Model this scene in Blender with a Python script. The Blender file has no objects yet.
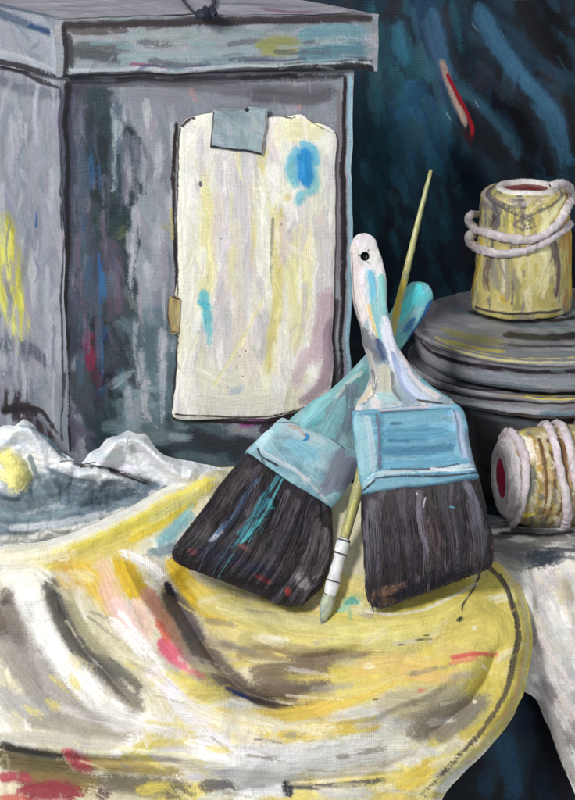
import bpy, math
import numpy as np
rng = np.random.default_rng(11)
C = bpy.context.scene.collection
# ------------------------------------------------------------------ camera model (photo pixels 575x800)
PITCH = math.radians(18.0); DIST = 2.4; FP = 2400.0
DIRV = np.array([0, math.cos(PITCH), -math.sin(PITCH)])
UPV = np.array([0, math.sin(PITCH), math.cos(PITCH)])
RT = np.array([1.0, 0, 0])
P0 = np.array([0, 0, .06]); CAM = P0 - DIST * DIRV
def proj(P):
    d = P - CAM; z = d @ DIRV
    return 287.5 + FP * (d @ RT) / z, 400 - FP * (d @ UPV) / z
def ray(px, py):
    px = np.asarray(px, float); py = np.asarray(py, float)
    return DIRV + ((px - 287.5) / FP)[..., None] * RT - ((py - 400) / FP)[..., None] * UPV
def at_y(px, py, Y):
    r = ray(px, py); t = (np.asarray(Y) - CAM[1]) / r[..., 1]
    return CAM + t[..., None] * r
def at_plane(px, py, p, n):
    r = ray(px, py); t = ((p - CAM) @ n) / (r @ n)
    return CAM + t[..., None] * r
# ------------------------------------------------------------------ noise
_T = rng.random((257, 257)).astype(np.float32)
def vn(x, y):
    x = np.asarray(x, np.float64); y = np.asarray(y, np.float64)
    xi = np.floor(x).astype(int); yi = np.floor(y).astype(int)
    fx = x - xi; fy = y - yi; fx = fx*fx*(3-2*fx); fy = fy*fy*(3-2*fy)
    a = _T[xi & 255, yi & 255]; b = _T[(xi+1) & 255, yi & 255]
    c = _T[xi & 255, (yi+1) & 255]; d = _T[(xi+1) & 255, (yi+1) & 255]
    return (a*(1-fx)+b*fx)*(1-fy)+(c*(1-fx)+d*fx)*fy
def fbm(x, y, o=3):
    s = 0; a = .5; t = 0
    for k in range(o):
        s = s + a*vn(x*2**k+17*k, y*2**k+5*k); t += a; a *= .5
    return s/t
def lin(c): c = np.asarray(c, float); return np.where(c <= .04045, c/12.92, ((c+.055)/1.055)**2.4)
def sst(x): x = np.clip(x, 0, 1); return x*x*(3-2*x)
def catmull(p, n):
    p = np.asarray(p, float)
    if len(p) == 2:
        t = np.linspace(0, 1, n)[:, None]; return p[0]*(1-t)+p[1]*t
    q = np.vstack([2*p[0]-p[1], p, 2*p[-1]-p[-2]])
    L = np.r_[0, np.cumsum(np.linalg.norm(np.diff(p, axis=0), axis=1)+1e-9)]
    s = np.linspace(0, L[-1], n); k = np.clip(np.searchsorted(L, s, side='right')-1, 0, len(p)-2)
    t = ((s-L[k])/(L[k+1]-L[k]))[:, None]
    a, b, c, d = q[k], q[k+1], q[k+2], q[k+3]
    return .5*((2*b)+(-a+c)*t+(2*a-5*b+4*c-d)*t*t+(-a+3*b-3*c+d)*t**3)
def dist_poly(X, Y, pts, closed=False):
    """distance to a polyline, signed side and parameter"""
    p = np.asarray(pts, float)
    if closed: p = np.vstack([p, p[:1]])
    best = np.full(X.shape, 1e9); cx = np.zeros(X.shape); cy = np.zeros(X.shape); S = np.zeros(X.shape); acc = 0; tot = np.sum(np.linalg.norm(np.diff(p, axis=0), axis=1))
    for a, b in zip(p[:-1], p[1:]):
        ab = b-a; L2 = ab @ ab + 1e-12; L = math.sqrt(L2)
        t = np.clip(((X-a[0])*ab[0]+(Y-a[1])*ab[1])/L2, 0, 1)
        qx = a[0]+t*ab[0]; qy = a[1]+t*ab[1]; d = np.hypot(X-qx, Y-qy); m = d < best
        best = np.where(m, d, best); cx = np.where(m, qx, cx); cy = np.where(m, qy, cy); S = np.where(m, (acc+t*L)/tot, S); acc += L
    return best, cx, cy, S
def inside(X, Y, pts):
    p = np.asarray(pts, float); r = np.zeros(X.shape, bool); j = len(p)-1
    for i in range(len(p)):
        xi, yi = p[i]; xj, yj = p[j]
        if yi != yj:
            m = ((yi > Y) != (yj > Y)) & (X < (xj-xi)*(Y-yi)/(yj-yi)+xi); r ^= m
        j = i
    return r
# ------------------------------------------------------------------ painted surface patches
class Patch:
    def __init__(s, P, base, cyc=False, keep=None, uv=None, flip=False):
        s.P = P; s.cyc = cyc; s.keep = keep; s.flip = flip
        du = np.linalg.norm(np.diff(P, axis=1), axis=2)*1000; dv = np.linalg.norm(np.diff(P, axis=0), axis=2)*1000
        if uv is None:
            U = np.concatenate([np.zeros((P.shape[0], 1)), np.cumsum(du, 1)], 1)
            U = U - U.mean(1, keepdims=True)
            V = np.concatenate([np.zeros((1, P.shape[1])), np.cumsum(dv, 0)], 0)
            V = np.repeat(V.mean(1, keepdims=True), P.shape[1], 1)
        else: U, V = uv
        s.U, s.V = U, V
        s.normals()
        s.off = rng.random(2)*200
        n = fbm(U/9+s.off[0], V/9+s.off[1])
        s.col = np.ones(P.shape)*np.array(base)*(1+(n[..., None]-.5)*.12)
        s.h = np.zeros(U.shape); s.T = np.full(U.shape, 1.5); s.q = []; s.smk = 1.0
        s.PX, s.PY = proj(P)
        s.front = (s.N*(CAM-P)).sum(-1) > 0
        if keep is not None: s.front &= keep
    def normals(s):
        gu = np.gradient(s.P, axis=1); gv = np.gradient(s.P, axis=0)
        n = np.cross(gv, gu); 
        if s.flip: n = -n
        s.N = n/(np.linalg.norm(n, axis=2, keepdims=True)+1e-12)
    def uv(s, pts):
        out = []
        for x, y in pts:
            d = (s.PX-x)**2+(s.PY-y)**2 + np.where(s.front, 0, 1e7); k = np.argmin(d)
            i, j = np.unravel_index(k, d.shape)
            out.append((s.U[i, j], s.V[i, j]))
        return out
    def S(s, pts, w, col, a=.92, dry=.25, h=.22, taper=.35, col2=None, space='px', soft=.5, wob=.2):
        """one brush stroke along pts (kept in order, laid down by flush)"""
        if w >= 8 and a > .5: s.q.append((pts, w*1.45, col, a*.55, dry*.9, h*.6, taper, space, 1.5, wob))
        s.q.append((pts, w, col, a, dry, h, taper, space, soft if w < 8 else .8, wob))
    def R(s, pts, w, col, n=4, j=1.6, a=.85, dry=.42):
        """a loose outline, also used for painted edge shade: several broken passes that do not quite agree"""
        pts = np.array(pts, float)
        for k in range(n):
            o = rng.normal(size=pts.shape)*j*.5+rng.normal(size=2)*j*.4
            m = len(pts); i0 = 0 if k == 0 or m < 4 else rng.integers(0, m-2); i1 = m if k == 0 or m < 4 else rng.integers(i0+2, m+1)
            s.S([tuple(q) for q in (pts+o)[i0:i1]], w*rng.uniform(.45, 1.0), tuple(np.array(col)*rng.uniform(.8, 1.5)), a*rng.uniform(.7, 1.05), dry*rng.uniform(.5, 1.25), .3, .15)
    def flush(s, smear=1.0):
        q, s.q = s.q, []; n = len(q); area = s.front.sum()
        for i, k in enumerate(q):
            s._S(*k)
            if smear and i == int(n*.62): s.smear(int(area/230*smear), 6, 22)
        if smear: s.smear(int(area/420*smear), 3.2, 12, a=.6)
    def smear(s, n, w, L, a=.75):
        idx = np.nonzero(s.front.ravel())[0]
        if len(idx) == 0: return
        cf = s.col.reshape(-1, 3)
        for k in range(n):
            i = rng.choice(idx); u = s.U.ravel()[i]; v = s.V.ravel()[i]
            A = s.T.ravel()[i]+rng.normal()*.22; l = L*rng.uniform(.5, 1.6); ww = w*rng.uniform(.5, 1.5)
            c = cf[i]*rng.uniform(.93, 1.07)+rng.normal(size=3)*.012
            sg = 1 if rng.random() < .5 else -1
            s._S([(u-.2*l*math.cos(A)*sg, v-.2*l*math.sin(A)*sg), (u+.8*l*math.cos(A)*sg, v+.8*l*math.sin(A)*sg)], ww, c, a*rng.uniform(.6, 1.1), rng.uniform(.2, .5), .16, .3, 'uv', .7, .25)
    def _S(s, pts, w, col, a, dry, h, taper, space, soft, wob):
        p = s.uv(pts) if space == 'px' else pts
        p = [q for i, q in enumerate(p) if i == 0 or math.hypot(q[0]-p[i-1][0], q[1]-p[i-1][1]) > .3]
        if len(p) < 2: p = [p[0], (p[0][0]+.6*w, p[0][1]+.2*w)]
        p = np.array(p); L = np.sum(np.linalg.norm(np.diff(p, axis=0), axis=1))
        q = catmull(p, int(max(3, min(160, L/max(w*.3, 1.5))))+1)
        r = w*.75
        m = (s.U > q[:, 0].min()-r) & (s.U < q[:, 0].max()+r) & (s.V > q[:, 1].min()-r) & (s.V < q[:, 1].max()+r)
        idx = np.flatnonzero(m)
        if len(idx) == 0: return
        u = s.U.ravel()[idx]; v = s.V.ravel()[idx]
        best = np.full(len(u), 1e9); sd = np.zeros(len(u)); ss = np.zeros(len(u)); ta = np.zeros(len(u)); acc = 0
        for a0, b0 in zip(q[:-1], q[1:]):
            ab = b0-a0; l = math.hypot(*ab)+1e-9; t = ((u-a0[0])*ab[0]+(v-a0[1])*ab[1])/l/l; tc = np.clip(t, 0, 1)
            dx = u-(a0[0]+tc*ab[0]); dy = v-(a0[1]+tc*ab[1]); d = np.hypot(dx, dy); mm = d < best
            best = np.where(mm, d, best); sd = np.where(mm, np.sign(dx*ab[1]-dy*ab[0])*d, sd); ss = np.where(mm, acc+t*l, ss); ta = np.where(mm, math.atan2(ab[1], ab[0]), ta); acc += l
        o = rng.random()*300
        k = best < w*.75
        idx = idx[k]; 
        if len(idx) == 0: return
        u = u[k]; v = v[k]; best = best[k]; sd = sd[k]; ss = ss[k]; ta = ta[k]
        st = vn(sd*1.1+o, ss*.05+o)*.6+vn(sd*.45+o*2, ss*.03)*.4
        gr = vn(u*1.1+o, v*1.1)*.6+vn(u*.4, v*.4+o)*.4
        x = np.clip(ss/acc, 0, 1)
        e = np.minimum(ss+w*.25, (acc-ss)+w*.25-(st-.35)*min(acc*.35, w*1.6)*(1 if taper > 0 else 0))
        if taper > 0: tp = np.clip(e/(w*.55)+.1, 0, 1)**.45*np.clip(1.25-taper*.75*x, .3, 1)
        else: tp = np.clip(e/(w*.4)+.3, 0, 1)
        hw = w*.52*tp*(1+wob*1.6*(vn(ss*.16+o, sd*.04)-.5)+.35*(gr-.5))
        al = sst((hw-best)/(w*soft*.32+.45)+.15)
        th = dry*(.35+.9*x)+.22*(best/(hw+.1))**2+(.34*(1-np.clip(np.minimum(ss, acc-ss)/(w*.9), 0, 1)) if taper > 0 and w > 5 else 0)
        al *= np.clip((.42*st+.58*gr-th+.12)/.16, 0, 1)
        al *= a
        s.T.ravel()[idx] = np.where(al > .35, ta, s.T.ravel()[idx])
        c = np.array(col)[None]*(1+.24*(st-.5)[:, None]+.10*(gr-.5)[:, None])
        f = s.col.reshape(-1, 3); f[idx] = f[idx]*(1-al[:, None])+c*al[:, None]
        hh = s.h.reshape(-1); hh[idx] = hh[idx]*(1-.6*al)+al*h*(.25+1.2*st)+al*h*.5*np.exp(-((best-hw*.85)/(w*.08+.3))**2)
    def fill(s, n, w, L, ang, pal, box=None, a=.75, dry=.3, h=.15, spread=14, curve=.15, nohid=True):
        m = s.front.copy() if nohid else np.ones(s.U.shape, bool)
        if box: m &= (s.PX > box[0]) & (s.PX < box[2]) & (s.PY > box[1]) & (s.PY < box[3])
        idx = np.nonzero(m.ravel())[0]
        if len(idx) == 0: return
        for k in range(n):
            i = rng.choice(idx); u = s.U.ravel()[i]; v = s.V.ravel()[i]
            A = math.radians(ang+rng.normal()*spread); l = L*rng.uniform(.6, 1.4); ww = w*rng.uniform(.6, 1.4)
            dx, dy = math.cos(A)*l/2, math.sin(A)*l/2; b = rng.normal()*curve*l
            c = np.array(pal[rng.integers(len(pal))])*rng.uniform(.93, 1.07)
            s.S([(u-dx, v-dy), (u-b*math.sin(A), v+b*math.cos(A)), (u+dx, v+dy)], ww, c, a, dry*rng.uniform(.7, 1.5), h, space='uv')
def ribbon_fade(shape, n=2):
    i = np.minimum(np.arange(shape[0]), np.arange(shape[0])[::-1]); j = np.minimum(np.arange(shape[1]), np.arange(shape[1])[::-1])
    return np.clip(i/n, 0, 1)[:, None], np.clip(j/n, 0, 1)[None]
# ------------------------------------------------------------------ materials
MATS = {}
def material(name, rough=.55, weave=.25, streak=.35, scale=1.0, coat=0., metal=0.):
    if name in MATS: return MATS[name]
    m = bpy.data.materials.new(name); m.use_nodes = True; nt = m.node_tree; N = nt.nodes; Lk = nt.links
    b = N['Principled BSDF']; at = N.new('ShaderNodeAttribute'); at.attribute_name = 'paint'
    uv = N.new('ShaderNodeUVMap'); uv.uv_map = 'surface'
    def math_(op, a, bb):
        n = N.new('ShaderNodeMath'); n.operation = op
        for i, q in enumerate((a, bb)):
            if isinstance(q, (int, float)): n.inputs[i].default_value = q
            else: Lk.new(q, n.inputs[i])
        return n.outputs[0]
    sp = N.new('ShaderNodeSeparateXYZ'); Lk.new(uv.outputs[0], sp.inputs[0])
    # plain linen weave: two crossed threads, in millimetres of the surface
    sx = math_('SINE', math_('MULTIPLY', sp.outputs[0], 2*math.pi/1.9), 0); sy = math_('SINE', math_('MULTIPLY', sp.outputs[1], 2*math.pi/1.9), 0)
    wv = math_('MULTIPLY', math_('ADD', sx, sy), .5)
    mp = N.new('ShaderNodeMapping'); mp.inputs['Scale'].default_value = (1.6*scale, .22*scale, 1); Lk.new(uv.outputs[0], mp.inputs[0])
    n1 = N.new('ShaderNodeTexNoise'); n1.inputs['Scale'].default_value = 1.0; n1.inputs['Detail'].default_value = 5; n1.inputs['Roughness'].default_value = .65; Lk.new(mp.outputs[0], n1.inputs['Vector'])
    n2 = N.new('ShaderNodeTexNoise'); n2.inputs['Scale'].default_value = .45*scale; n2.inputs['Detail'].default_value = 6; n2.inputs['Roughness'].default_value = .7; Lk.new(uv.outputs[0], n2.inputs['Vector'])
    n3 = N.new('ShaderNodeTexNoise'); n3.inputs['Scale'].default_value = .07; n3.inputs['Detail'].default_value = 4; Lk.new(uv.outputs[0], n3.inputs['Vector'])
    gate = N.new('ShaderNodeMapRange'); gate.inputs[1].default_value = .42; gate.inputs[2].default_value = .62; Lk.new(n3.outputs[0], gate.inputs[0])
    hgt = math_('ADD', math_('ADD', math_('MULTIPLY', n1.outputs[0], streak), math_('MULTIPLY', n2.outputs[0], .6)), math_('MULTIPLY', math_('MULTIPLY', wv, gate.outputs[0]), weave*.75))
    bp = N.new('ShaderNodeBump'); bp.inputs['Strength'].default_value = .9; bp.inputs['Distance'].default_value = .0006
    Lk.new(hgt, bp.inputs['Height']); Lk.new(bp.outputs[0], b.inputs['Normal'])
    # pigment mottling
    hs = N.new('ShaderNodeHueSaturation'); Lk.new(at.outputs['Color'], hs.inputs['Color'])
    val = N.new('ShaderNodeMapRange'); val.inputs[1].default_value = .25; val.inputs[2].default_value = .75; val.inputs[3].default_value = .78; val.inputs[4].default_value = 1.2
    Lk.new(math_('ADD', math_('MULTIPLY', n1.outputs[0], .5), math_('MULTIPLY', n2.outputs[0], .5)), val.inputs[0]); Lk.new(val.outputs[0], hs.inputs['Value'])
    Lk.new(hs.outputs[0], b.inputs['Base Color'])
    rr = N.new('ShaderNodeMapRange'); rr.inputs[3].default_value = rough-.12; rr.inputs[4].default_value = rough+.15; Lk.new(n2.outputs[0], rr.inputs[0]); Lk.new(rr.outputs[0], b.inputs['Roughness'])
    b.inputs['Specular IOR Level'].default_value = .3; b.inputs['Metallic'].default_value = metal; b.inputs['Coat Weight'].default_value = coat
    MATS[name] = m; return m
# ------------------------------------------------------------------ mesh building
def warp(V, k=1.0):
    """hand-made unevenness: nothing in the still life has a ruled edge"""
    out = V.copy()
    for wl, am in ((.034, .0015*k), (.011, .0006*k)):
        x, y, z = V[:, 0]/wl, V[:, 1]/wl, V[:, 2]/wl
        out[:, 0] += (vn(z+y*.7+11, x*.6+3)-.5)*2*am
        out[:, 2] += (vn(x+y*.6+31, z*.6+47)-.5)*2*am
    return out
def build(name, patches, mat, parent=None, solid=0., label=None, cat=None, group=None, kind=None, raw=None, wk=1.0):
    VV, CC, UU, FF = [], [], [], []; n0 = 0
    for p in patches:
        p.flush(p.smk)
        fi, fj = ribbon_fade(p.U.shape)
        f = fi if p.cyc else np.minimum(fi, fj)
        if hasattr(p, 'hf'): f = f*p.hf
        Pd = p.P+p.N*(p.h*f)[..., None]*.001
        nv, nu = p.U.shape
        I = np.arange(nv*nu).reshape(nv, nu)
        if p.cyc:
            a = I[:-1]; b = np.roll(I, -1, 1)[:-1]; c = np.roll(I, -1, 1)[1:]; d = I[1:]
        else: a = I[:-1, :-1]; b = I[:-1, 1:]; c = I[1:, 1:]; d = I[1:, :-1]
        F = np.stack([a, d, c, b] if not p.flip else [a, b, c, d], -1).reshape(-1, 4)
        V = Pd.reshape(-1, 3); col = lin(np.clip(p.col, 0, 1)).reshape(-1, 3); U = np.stack([p.U, p.V], -1).reshape(-1, 2)
        if p.keep is not None:
            k = p.keep.ravel(); F = F[k[F].all(1)]
            used = np.zeros(len(V), bool); used[F.ravel()] = True
            mp = np.cumsum(used)-1; F = mp[F]; V = V[used]; col = col[used]; U = U[used]
            if solid:
                nb = len(V); B = V-p.N.reshape(-1, 3)[used]*solid
                E = np.concatenate([F[:, [0, 1]], F[:, [1, 2]], F[:, [2, 3]], F[:, [3, 0]]]); E = E[E[:, 0] != E[:, 1]]
                key = np.sort(E, 1); kk = key[:, 0].astype(np.int64)*10**7+key[:, 1]; _, inv, cnt = np.unique(kk, return_inverse=True, return_counts=True)
                E = E[cnt[inv.ravel()] == 1]
                F = np.concatenate([F, F[:, ::-1]+nb, np.stack([E[:, 1], E[:, 0], E[:, 0]+nb, E[:, 1]+nb], -1)])
                V = np.concatenate([V, B]); col = np.concatenate([col, col]); U = np.concatenate([U, U])
        VV.append(V); CC.append(col); UU.append(U); FF.append(F+n0); n0 += len(V)
    if raw is not None:
        for V, F, col in raw:
            VV.append(V); CC.append(lin(np.clip(col, 0, 1))); UU.append(V[:, [0, 2]]*1000); FF.append(F+n0); n0 += len(V)
    V = warp(np.concatenate(VV), wk); col = np.concatenate(CC); U = np.concatenate(UU); F = np.concatenate(FF)
    org = V.mean(0) if parent is None else np.array(parent.location)
    if parent is None: org[2] = V[:, 2].min()
    if parent is not None and parent.type == 'MESH': org = np.array(parent['_org'])
    me = bpy.data.meshes.new(name); me.vertices.add(len(V)); me.vertices.foreach_set('co', (V-org).ravel().astype(np.float32))
    me.loops.add(F.size); me.loops.foreach_set('vertex_index', F.ravel().astype(np.int32))
    me.polygons.add(len(F)); me.polygons.foreach_set('loop_start', np.arange(0, F.size, 4, dtype=np.int32)); me.polygons.foreach_set('loop_total', np.full(len(F), 4, np.int32))
    me.polygons.foreach_set('use_smooth', np.ones(len(F), bool))
    me.update(calc_edges=True); me.validate()
    ca = me.color_attributes.new('paint', 'FLOAT_COLOR', 'POINT'); ca.data.foreach_set('color', np.concatenate([col, np.ones((len(col), 1))], 1).ravel().astype(np.float32))
    ul = me.uv_layers.new(name='surface'); ul.data.foreach_set('uv', U[F.ravel()].ravel().astype(np.float32))
    me.materials.append(mat)
    o = bpy.data.objects.new(name, me); C.objects.link(o)
    if parent is None: o.location = org
    else: o.parent = parent
    o['_org'] = [float(x) for x in org]
    if label: o['label'] = label
    if cat: o['category'] = cat
    if group: o['group'] = group
    if kind: o['kind'] = kind
    return o
def empty(name, loc, label, cat, group=None):
    e = bpy.data.objects.new(name, None); e.location = loc; C.objects.link(e); e.empty_display_size = .02
    e['label'] = label; e['category'] = cat
    if group: e['group'] = group
    return e
# shapes ------------------------------------------------------------
def quad(a, b, c, d, base, sp=1.0, wob=0):
    """a top-left, b top-right, c bottom-right, d bottom-left"""
    a, b, c, d = [np.array(q, float) for q in (a, b, c, d)]
    nu = int(max(np.linalg.norm(b-a), np.linalg.norm(c-d))*1000/sp)+3; nv = int(max(np.linalg.norm(d-a), np.linalg.norm(c-b))*1000/sp)+3
    u = np.linspace(0, 1, nu)[None, :, None]; v = np.linspace(0, 1, nv)[:, None, None]
    P = (a*(1-u)+b*u)*(1-v)+(d*(1-u)+c*u)*v
    if wob:
        n = np.cross(b-a, d-a); n /= np.linalg.norm(n)
        P = P + n*((fbm(P[..., 0]*18+P[..., 1]*11, P[..., 2]*14)-.5)*wob)[..., None]
    return Patch(P, base)
def sheet(poly, surf, base, sp=.85, roll=0., rollw=6, smooth=14):
    """a piece of cloth or card: outline in photo pixels laid on the real surface surf(px,py)"""
    poly = catmull(np.vstack([poly, poly[:1]]), smooth*len(poly))[:-1] if smooth else np.array(poly, float)
    x0, y0 = poly.min(0)-2*sp; x1, y1 = poly.max(0)+2*sp
    X, Y = np.meshgrid(np.arange(x0, x1, sp), np.arange(y0, y1, sp))
    X = X+0.0; Y = Y+0.0
    ins = inside(X, Y, poly); near = ins.copy()
    for dy in (-1, 0, 1):
        for dx in (-1, 0, 1): near |= np.roll(np.roll(ins, dy, 0), dx, 1)
    d, cx, cy, _ = dist_poly(X, Y, poly, True)
    Pu = surf(X, Y); nn = Patch(Pu, base).N; dn = np.where(ins, d, 0)
    rim = near & ~ins
    X = np.where(rim, cx, X); Y = np.where(rim, cy, Y); dd = np.where(ins, d, 0)
    P = surf(X, Y)
    if roll: 
        k = roll*np.exp(-(dd/rollw)**2)
        r = P-CAM; r /= np.linalg.norm(r, axis=2, keepdims=True); P = P+r*k[..., None]
    U = P[..., 0]*1000
    dv = np.linalg.norm(np.diff(P, axis=0), axis=2)*1000
    dv = np.minimum(dv, sp*2.5)
    V = np.concatenate([np.zeros((1, P.shape[1])), np.cumsum(dv, 0)], 0)
    V = V - V[V.shape[0]//2][None] + 0
    V = np.repeat(V.mean(1, keepdims=True), V.shape[1], 1)
    p = Patch(P, base, keep=near, uv=(U, V)); p.N = nn; p.hf = np.clip(dn/2.5, 0, 1); return p
def loft(st, base, nv, nu, pw=.6, clos=True, wob=.0006):
    """st: (xl,yl,xr,yr,thick_mm,Y) stations from top to bottom"""
    st = np.array(st, float); q = catmull(st, nv)
    q = np.maximum(q, [-1e9, -1e9, -1e9, -1e9, .3, -1e9])
    Lp = at_y(q[:, 0], q[:, 1], q[:, 5]); Rp = at_y(q[:, 2], q[:, 3], q[:, 5])
    M = (Lp+Rp)/2; A = (Rp-Lp)/2; ax = np.gradient(M, axis=0)
    n = np.cross(ax, A); n /= np.linalg.norm(n, axis=1, keepdims=True)+1e-12
    n = np.where((n @ (CAM-P0))[:, None] < 0, -n, n)
    th = np.linspace(0, 2*np.pi, 6001)-np.pi/2
    cs = np.sign(np.cos(th))*np.abs(np.cos(th))**pw; sn = np.sign(np.sin(th))*np.abs(np.sin(th))**pw
    asp = (q[:, 4]/2000).mean()/np.linalg.norm(A, axis=1).mean()   # even spacing round the section
    arc = np.r_[0, np.cumsum(np.hypot(np.diff(cs), np.diff(sn)*asp))]; tt = np.linspace(0, arc[-1], nu, endpoint=False)
    cs = np.interp(tt, arc, cs); sn = np.interp(tt, arc, sn)
    P = M[:, None]+A[:, None]*cs[None, :, None]+n[:, None]*(q[:, 4]/2000)[:, None, None]*sn[None, :, None]
    P = P+(fbm(P[..., 0]*60, P[..., 2]*60)-.5)[..., None]*n[:, None]*wob
    p = Patch(P, base, cyc=True)
    # orientation test on the front row
    per = p.U[:, -1]-p.U[:, 0]+1e-6; fr = ((p.U-p.U[:, :1])/per[:, None])[nv//4:3*nv//4].mean(0)-.5
    kk = max(3, nv//12); ps = np.convolve(np.pad(per, kk, mode='edge'), np.ones(2*kk+1)/(2*kk+1), mode='valid')
    p.U = fr[None]*ps[:, None]
    k = P.shape[0]//2
    out = ((p.N[k]*(P[k]-M[k])).sum(-1)).mean()
    if out < 0: p.flip = True; p.normals(); p.front = (p.N*(CAM-P)).sum(-1) > 0
    return p
def lathe(prof, org, axis, base, nu=300, sp=1.0, wob=.0008, front=(0, -1, 0), nrep=None):
    """prof: (r, h) metres along axis"""
    prof = np.array(prof, float); L = np.sum(np.linalg.norm(np.diff(prof, axis=0), axis=1))
    n = nrep or int(L*1000/sp)+4
    t = np.r_[0, np.cumsum(np.linalg.norm(np.diff(prof, axis=0), axis=1))]; s = np.linspace(0, t[-1], n)
    r = np.interp(s, t, prof[:, 0]); h = np.interp(s, t, prof[:, 1])
    for _ in range(2):
        r[1:-1] = .25*r[:-2]+.5*r[1:-1]+.25*r[2:]; h[1:-1] = .25*h[:-2]+.5*h[1:-1]+.25*h[2:]
    axis = np.array(axis, float); axis /= np.linalg.norm(axis); f = np.array(front, float); f -= axis*(f @ axis); f /= np.linalg.norm(f); g = np.cross(axis, f)
    th = np.linspace(-np.pi, np.pi, nu, endpoint=False)
    w = (fbm(np.cos(th)[None]*1.3+h[:, None]*25+3, np.sin(th)[None]*1.3+7+h[:, None]*9)-.5)*2*wob
    rr = r[:, None]+w*np.clip(r[:, None]/.02, 0, 1)
    P = np.array(org)+rr[..., None]*(np.cos(th)[None, :, None]*f+np.sin(th)[None, :, None]*g)+h[:, None, None]*axis
    U = th[None]*r.max()*1000+0*rr; V = s[:, None]*1000+0*rr
    p = Patch(P, base, cyc=True, uv=(U, V))
    k = int(np.argmax(r)); c = np.array(org)+h[k]*axis
    kk = min(max(k, 1), n-2)
    if ((p.N[kk]*(P[kk]-(np.array(org)+h[kk]*axis))).sum(-1)).mean() < 0: p.flip = True; p.normals(); p.front = (p.N*(CAM-P)).sum(-1) > 0
    return p
def tube(pts, r, base, n=10, sp=1.0, wob=.25, sq=1.0, closed=False):
    pts = np.array(pts, float); L = np.sum(np.linalg.norm(np.diff(pts, axis=0), axis=1)); m = int(L*1000/sp)+6
    q = catmull(pts, m); t = np.gradient(q, axis=0); t /= np.linalg.norm(t, axis=1, keepdims=True)+1e-12
    v = CAM-q; v /= np.linalg.norm(v, axis=1, keepdims=True)
    a = np.cross(t, v); a /= np.linalg.norm(a, axis=1, keepdims=True)+1e-12; b = np.cross(a, t)
    th = np.linspace(0, 2*np.pi, n, endpoint=False)
    s = np.arange(m)*sp
    rr = np.interp(np.linspace(0, 1, m), np.linspace(0, 1, len(np.atleast_1d(r))), np.atleast_1d(r))
    o = rng.random()*99
    R = rr[:, None]*(1+wob*2*(vn(s[:, None]*.25+o, th[None]*1.2)-.5)); e = np.clip(np.minimum(np.arange(m), np.arange(m)[::-1])/3., .15, 1)**.5
    R = R*e[:, None] if not closed else R
    P = q[:, None]+R[..., None]*(np.cos(th)[None, :, None]*a[:, None]*sq+np.sin(th)[None, :, None]*b[:, None])
    p = Patch(P, base, cyc=True)
    if ((p.N[m//2]*(P[m//2]-q[m//2])).sum(-1)).mean() < 0: p.flip = True; p.normals(); p.front = (p.N*(CAM-P)).sum(-1) > 0
    return p
def hairs(spec, nn, cols, r=.00045, seg=6):
    """strands: spec(k)-> (root, mid, tip)"""
    Vs, Fs, Cs = [], [], []; n0 = 0
    for k in range(nn):
        a, m, b, c, rad = spec(k); q = catmull([a, m, b], seg)
        t = b-a; t = t/(np.linalg.norm(t)+1e-9); x = np.cross(t, [0.3, 1, .2]); x /= np.linalg.norm(x); y = np.cross(t, x)
        R = rad*np.linspace(1, .35, seg)
        V = np.concatenate([q+R[:, None]*(math.cos(w)*x+math.sin(w)*y) for w in (0, 2.094, 4.189)]).reshape(3, seg, 3)
        I = np.arange(3*seg).reshape(3, seg)
        F = np.stack([I[:, :-1], np.roll(I, -1, 0)[:, :-1], np.roll(I, -1, 0)[:, 1:], I[:, 1:]], -1).reshape(-1, 4)
        Vs.append(V.reshape(-1, 3)); Fs.append(F+n0); Cs.append(np.repeat(np.array(c)[None], 3*seg, 0)); n0 += 3*seg
    return np.concatenate(Vs), np.concatenate(Fs), np.concatenate(Cs)
def g(r, gg, b): return (r/255, gg/255, b/255)
M_cloth = material('acrylic_on_cloth', .62, .45, .35)
M_box = material('acrylic_on_card_box', .5, .4, .5)
M_drape = material('dark_velvet_paint', .62, .5, .3)
M_gloss = material('glossy_enamel', .34, .12, .45, coat=.12)
M_bris = material('paint_laden_bristle', .4, .1, .8)
M_paper = material('primed_paper', .6, .35, .45)
M_dish = material('dull_glazed_ware', .42, .25, .4)
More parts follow.
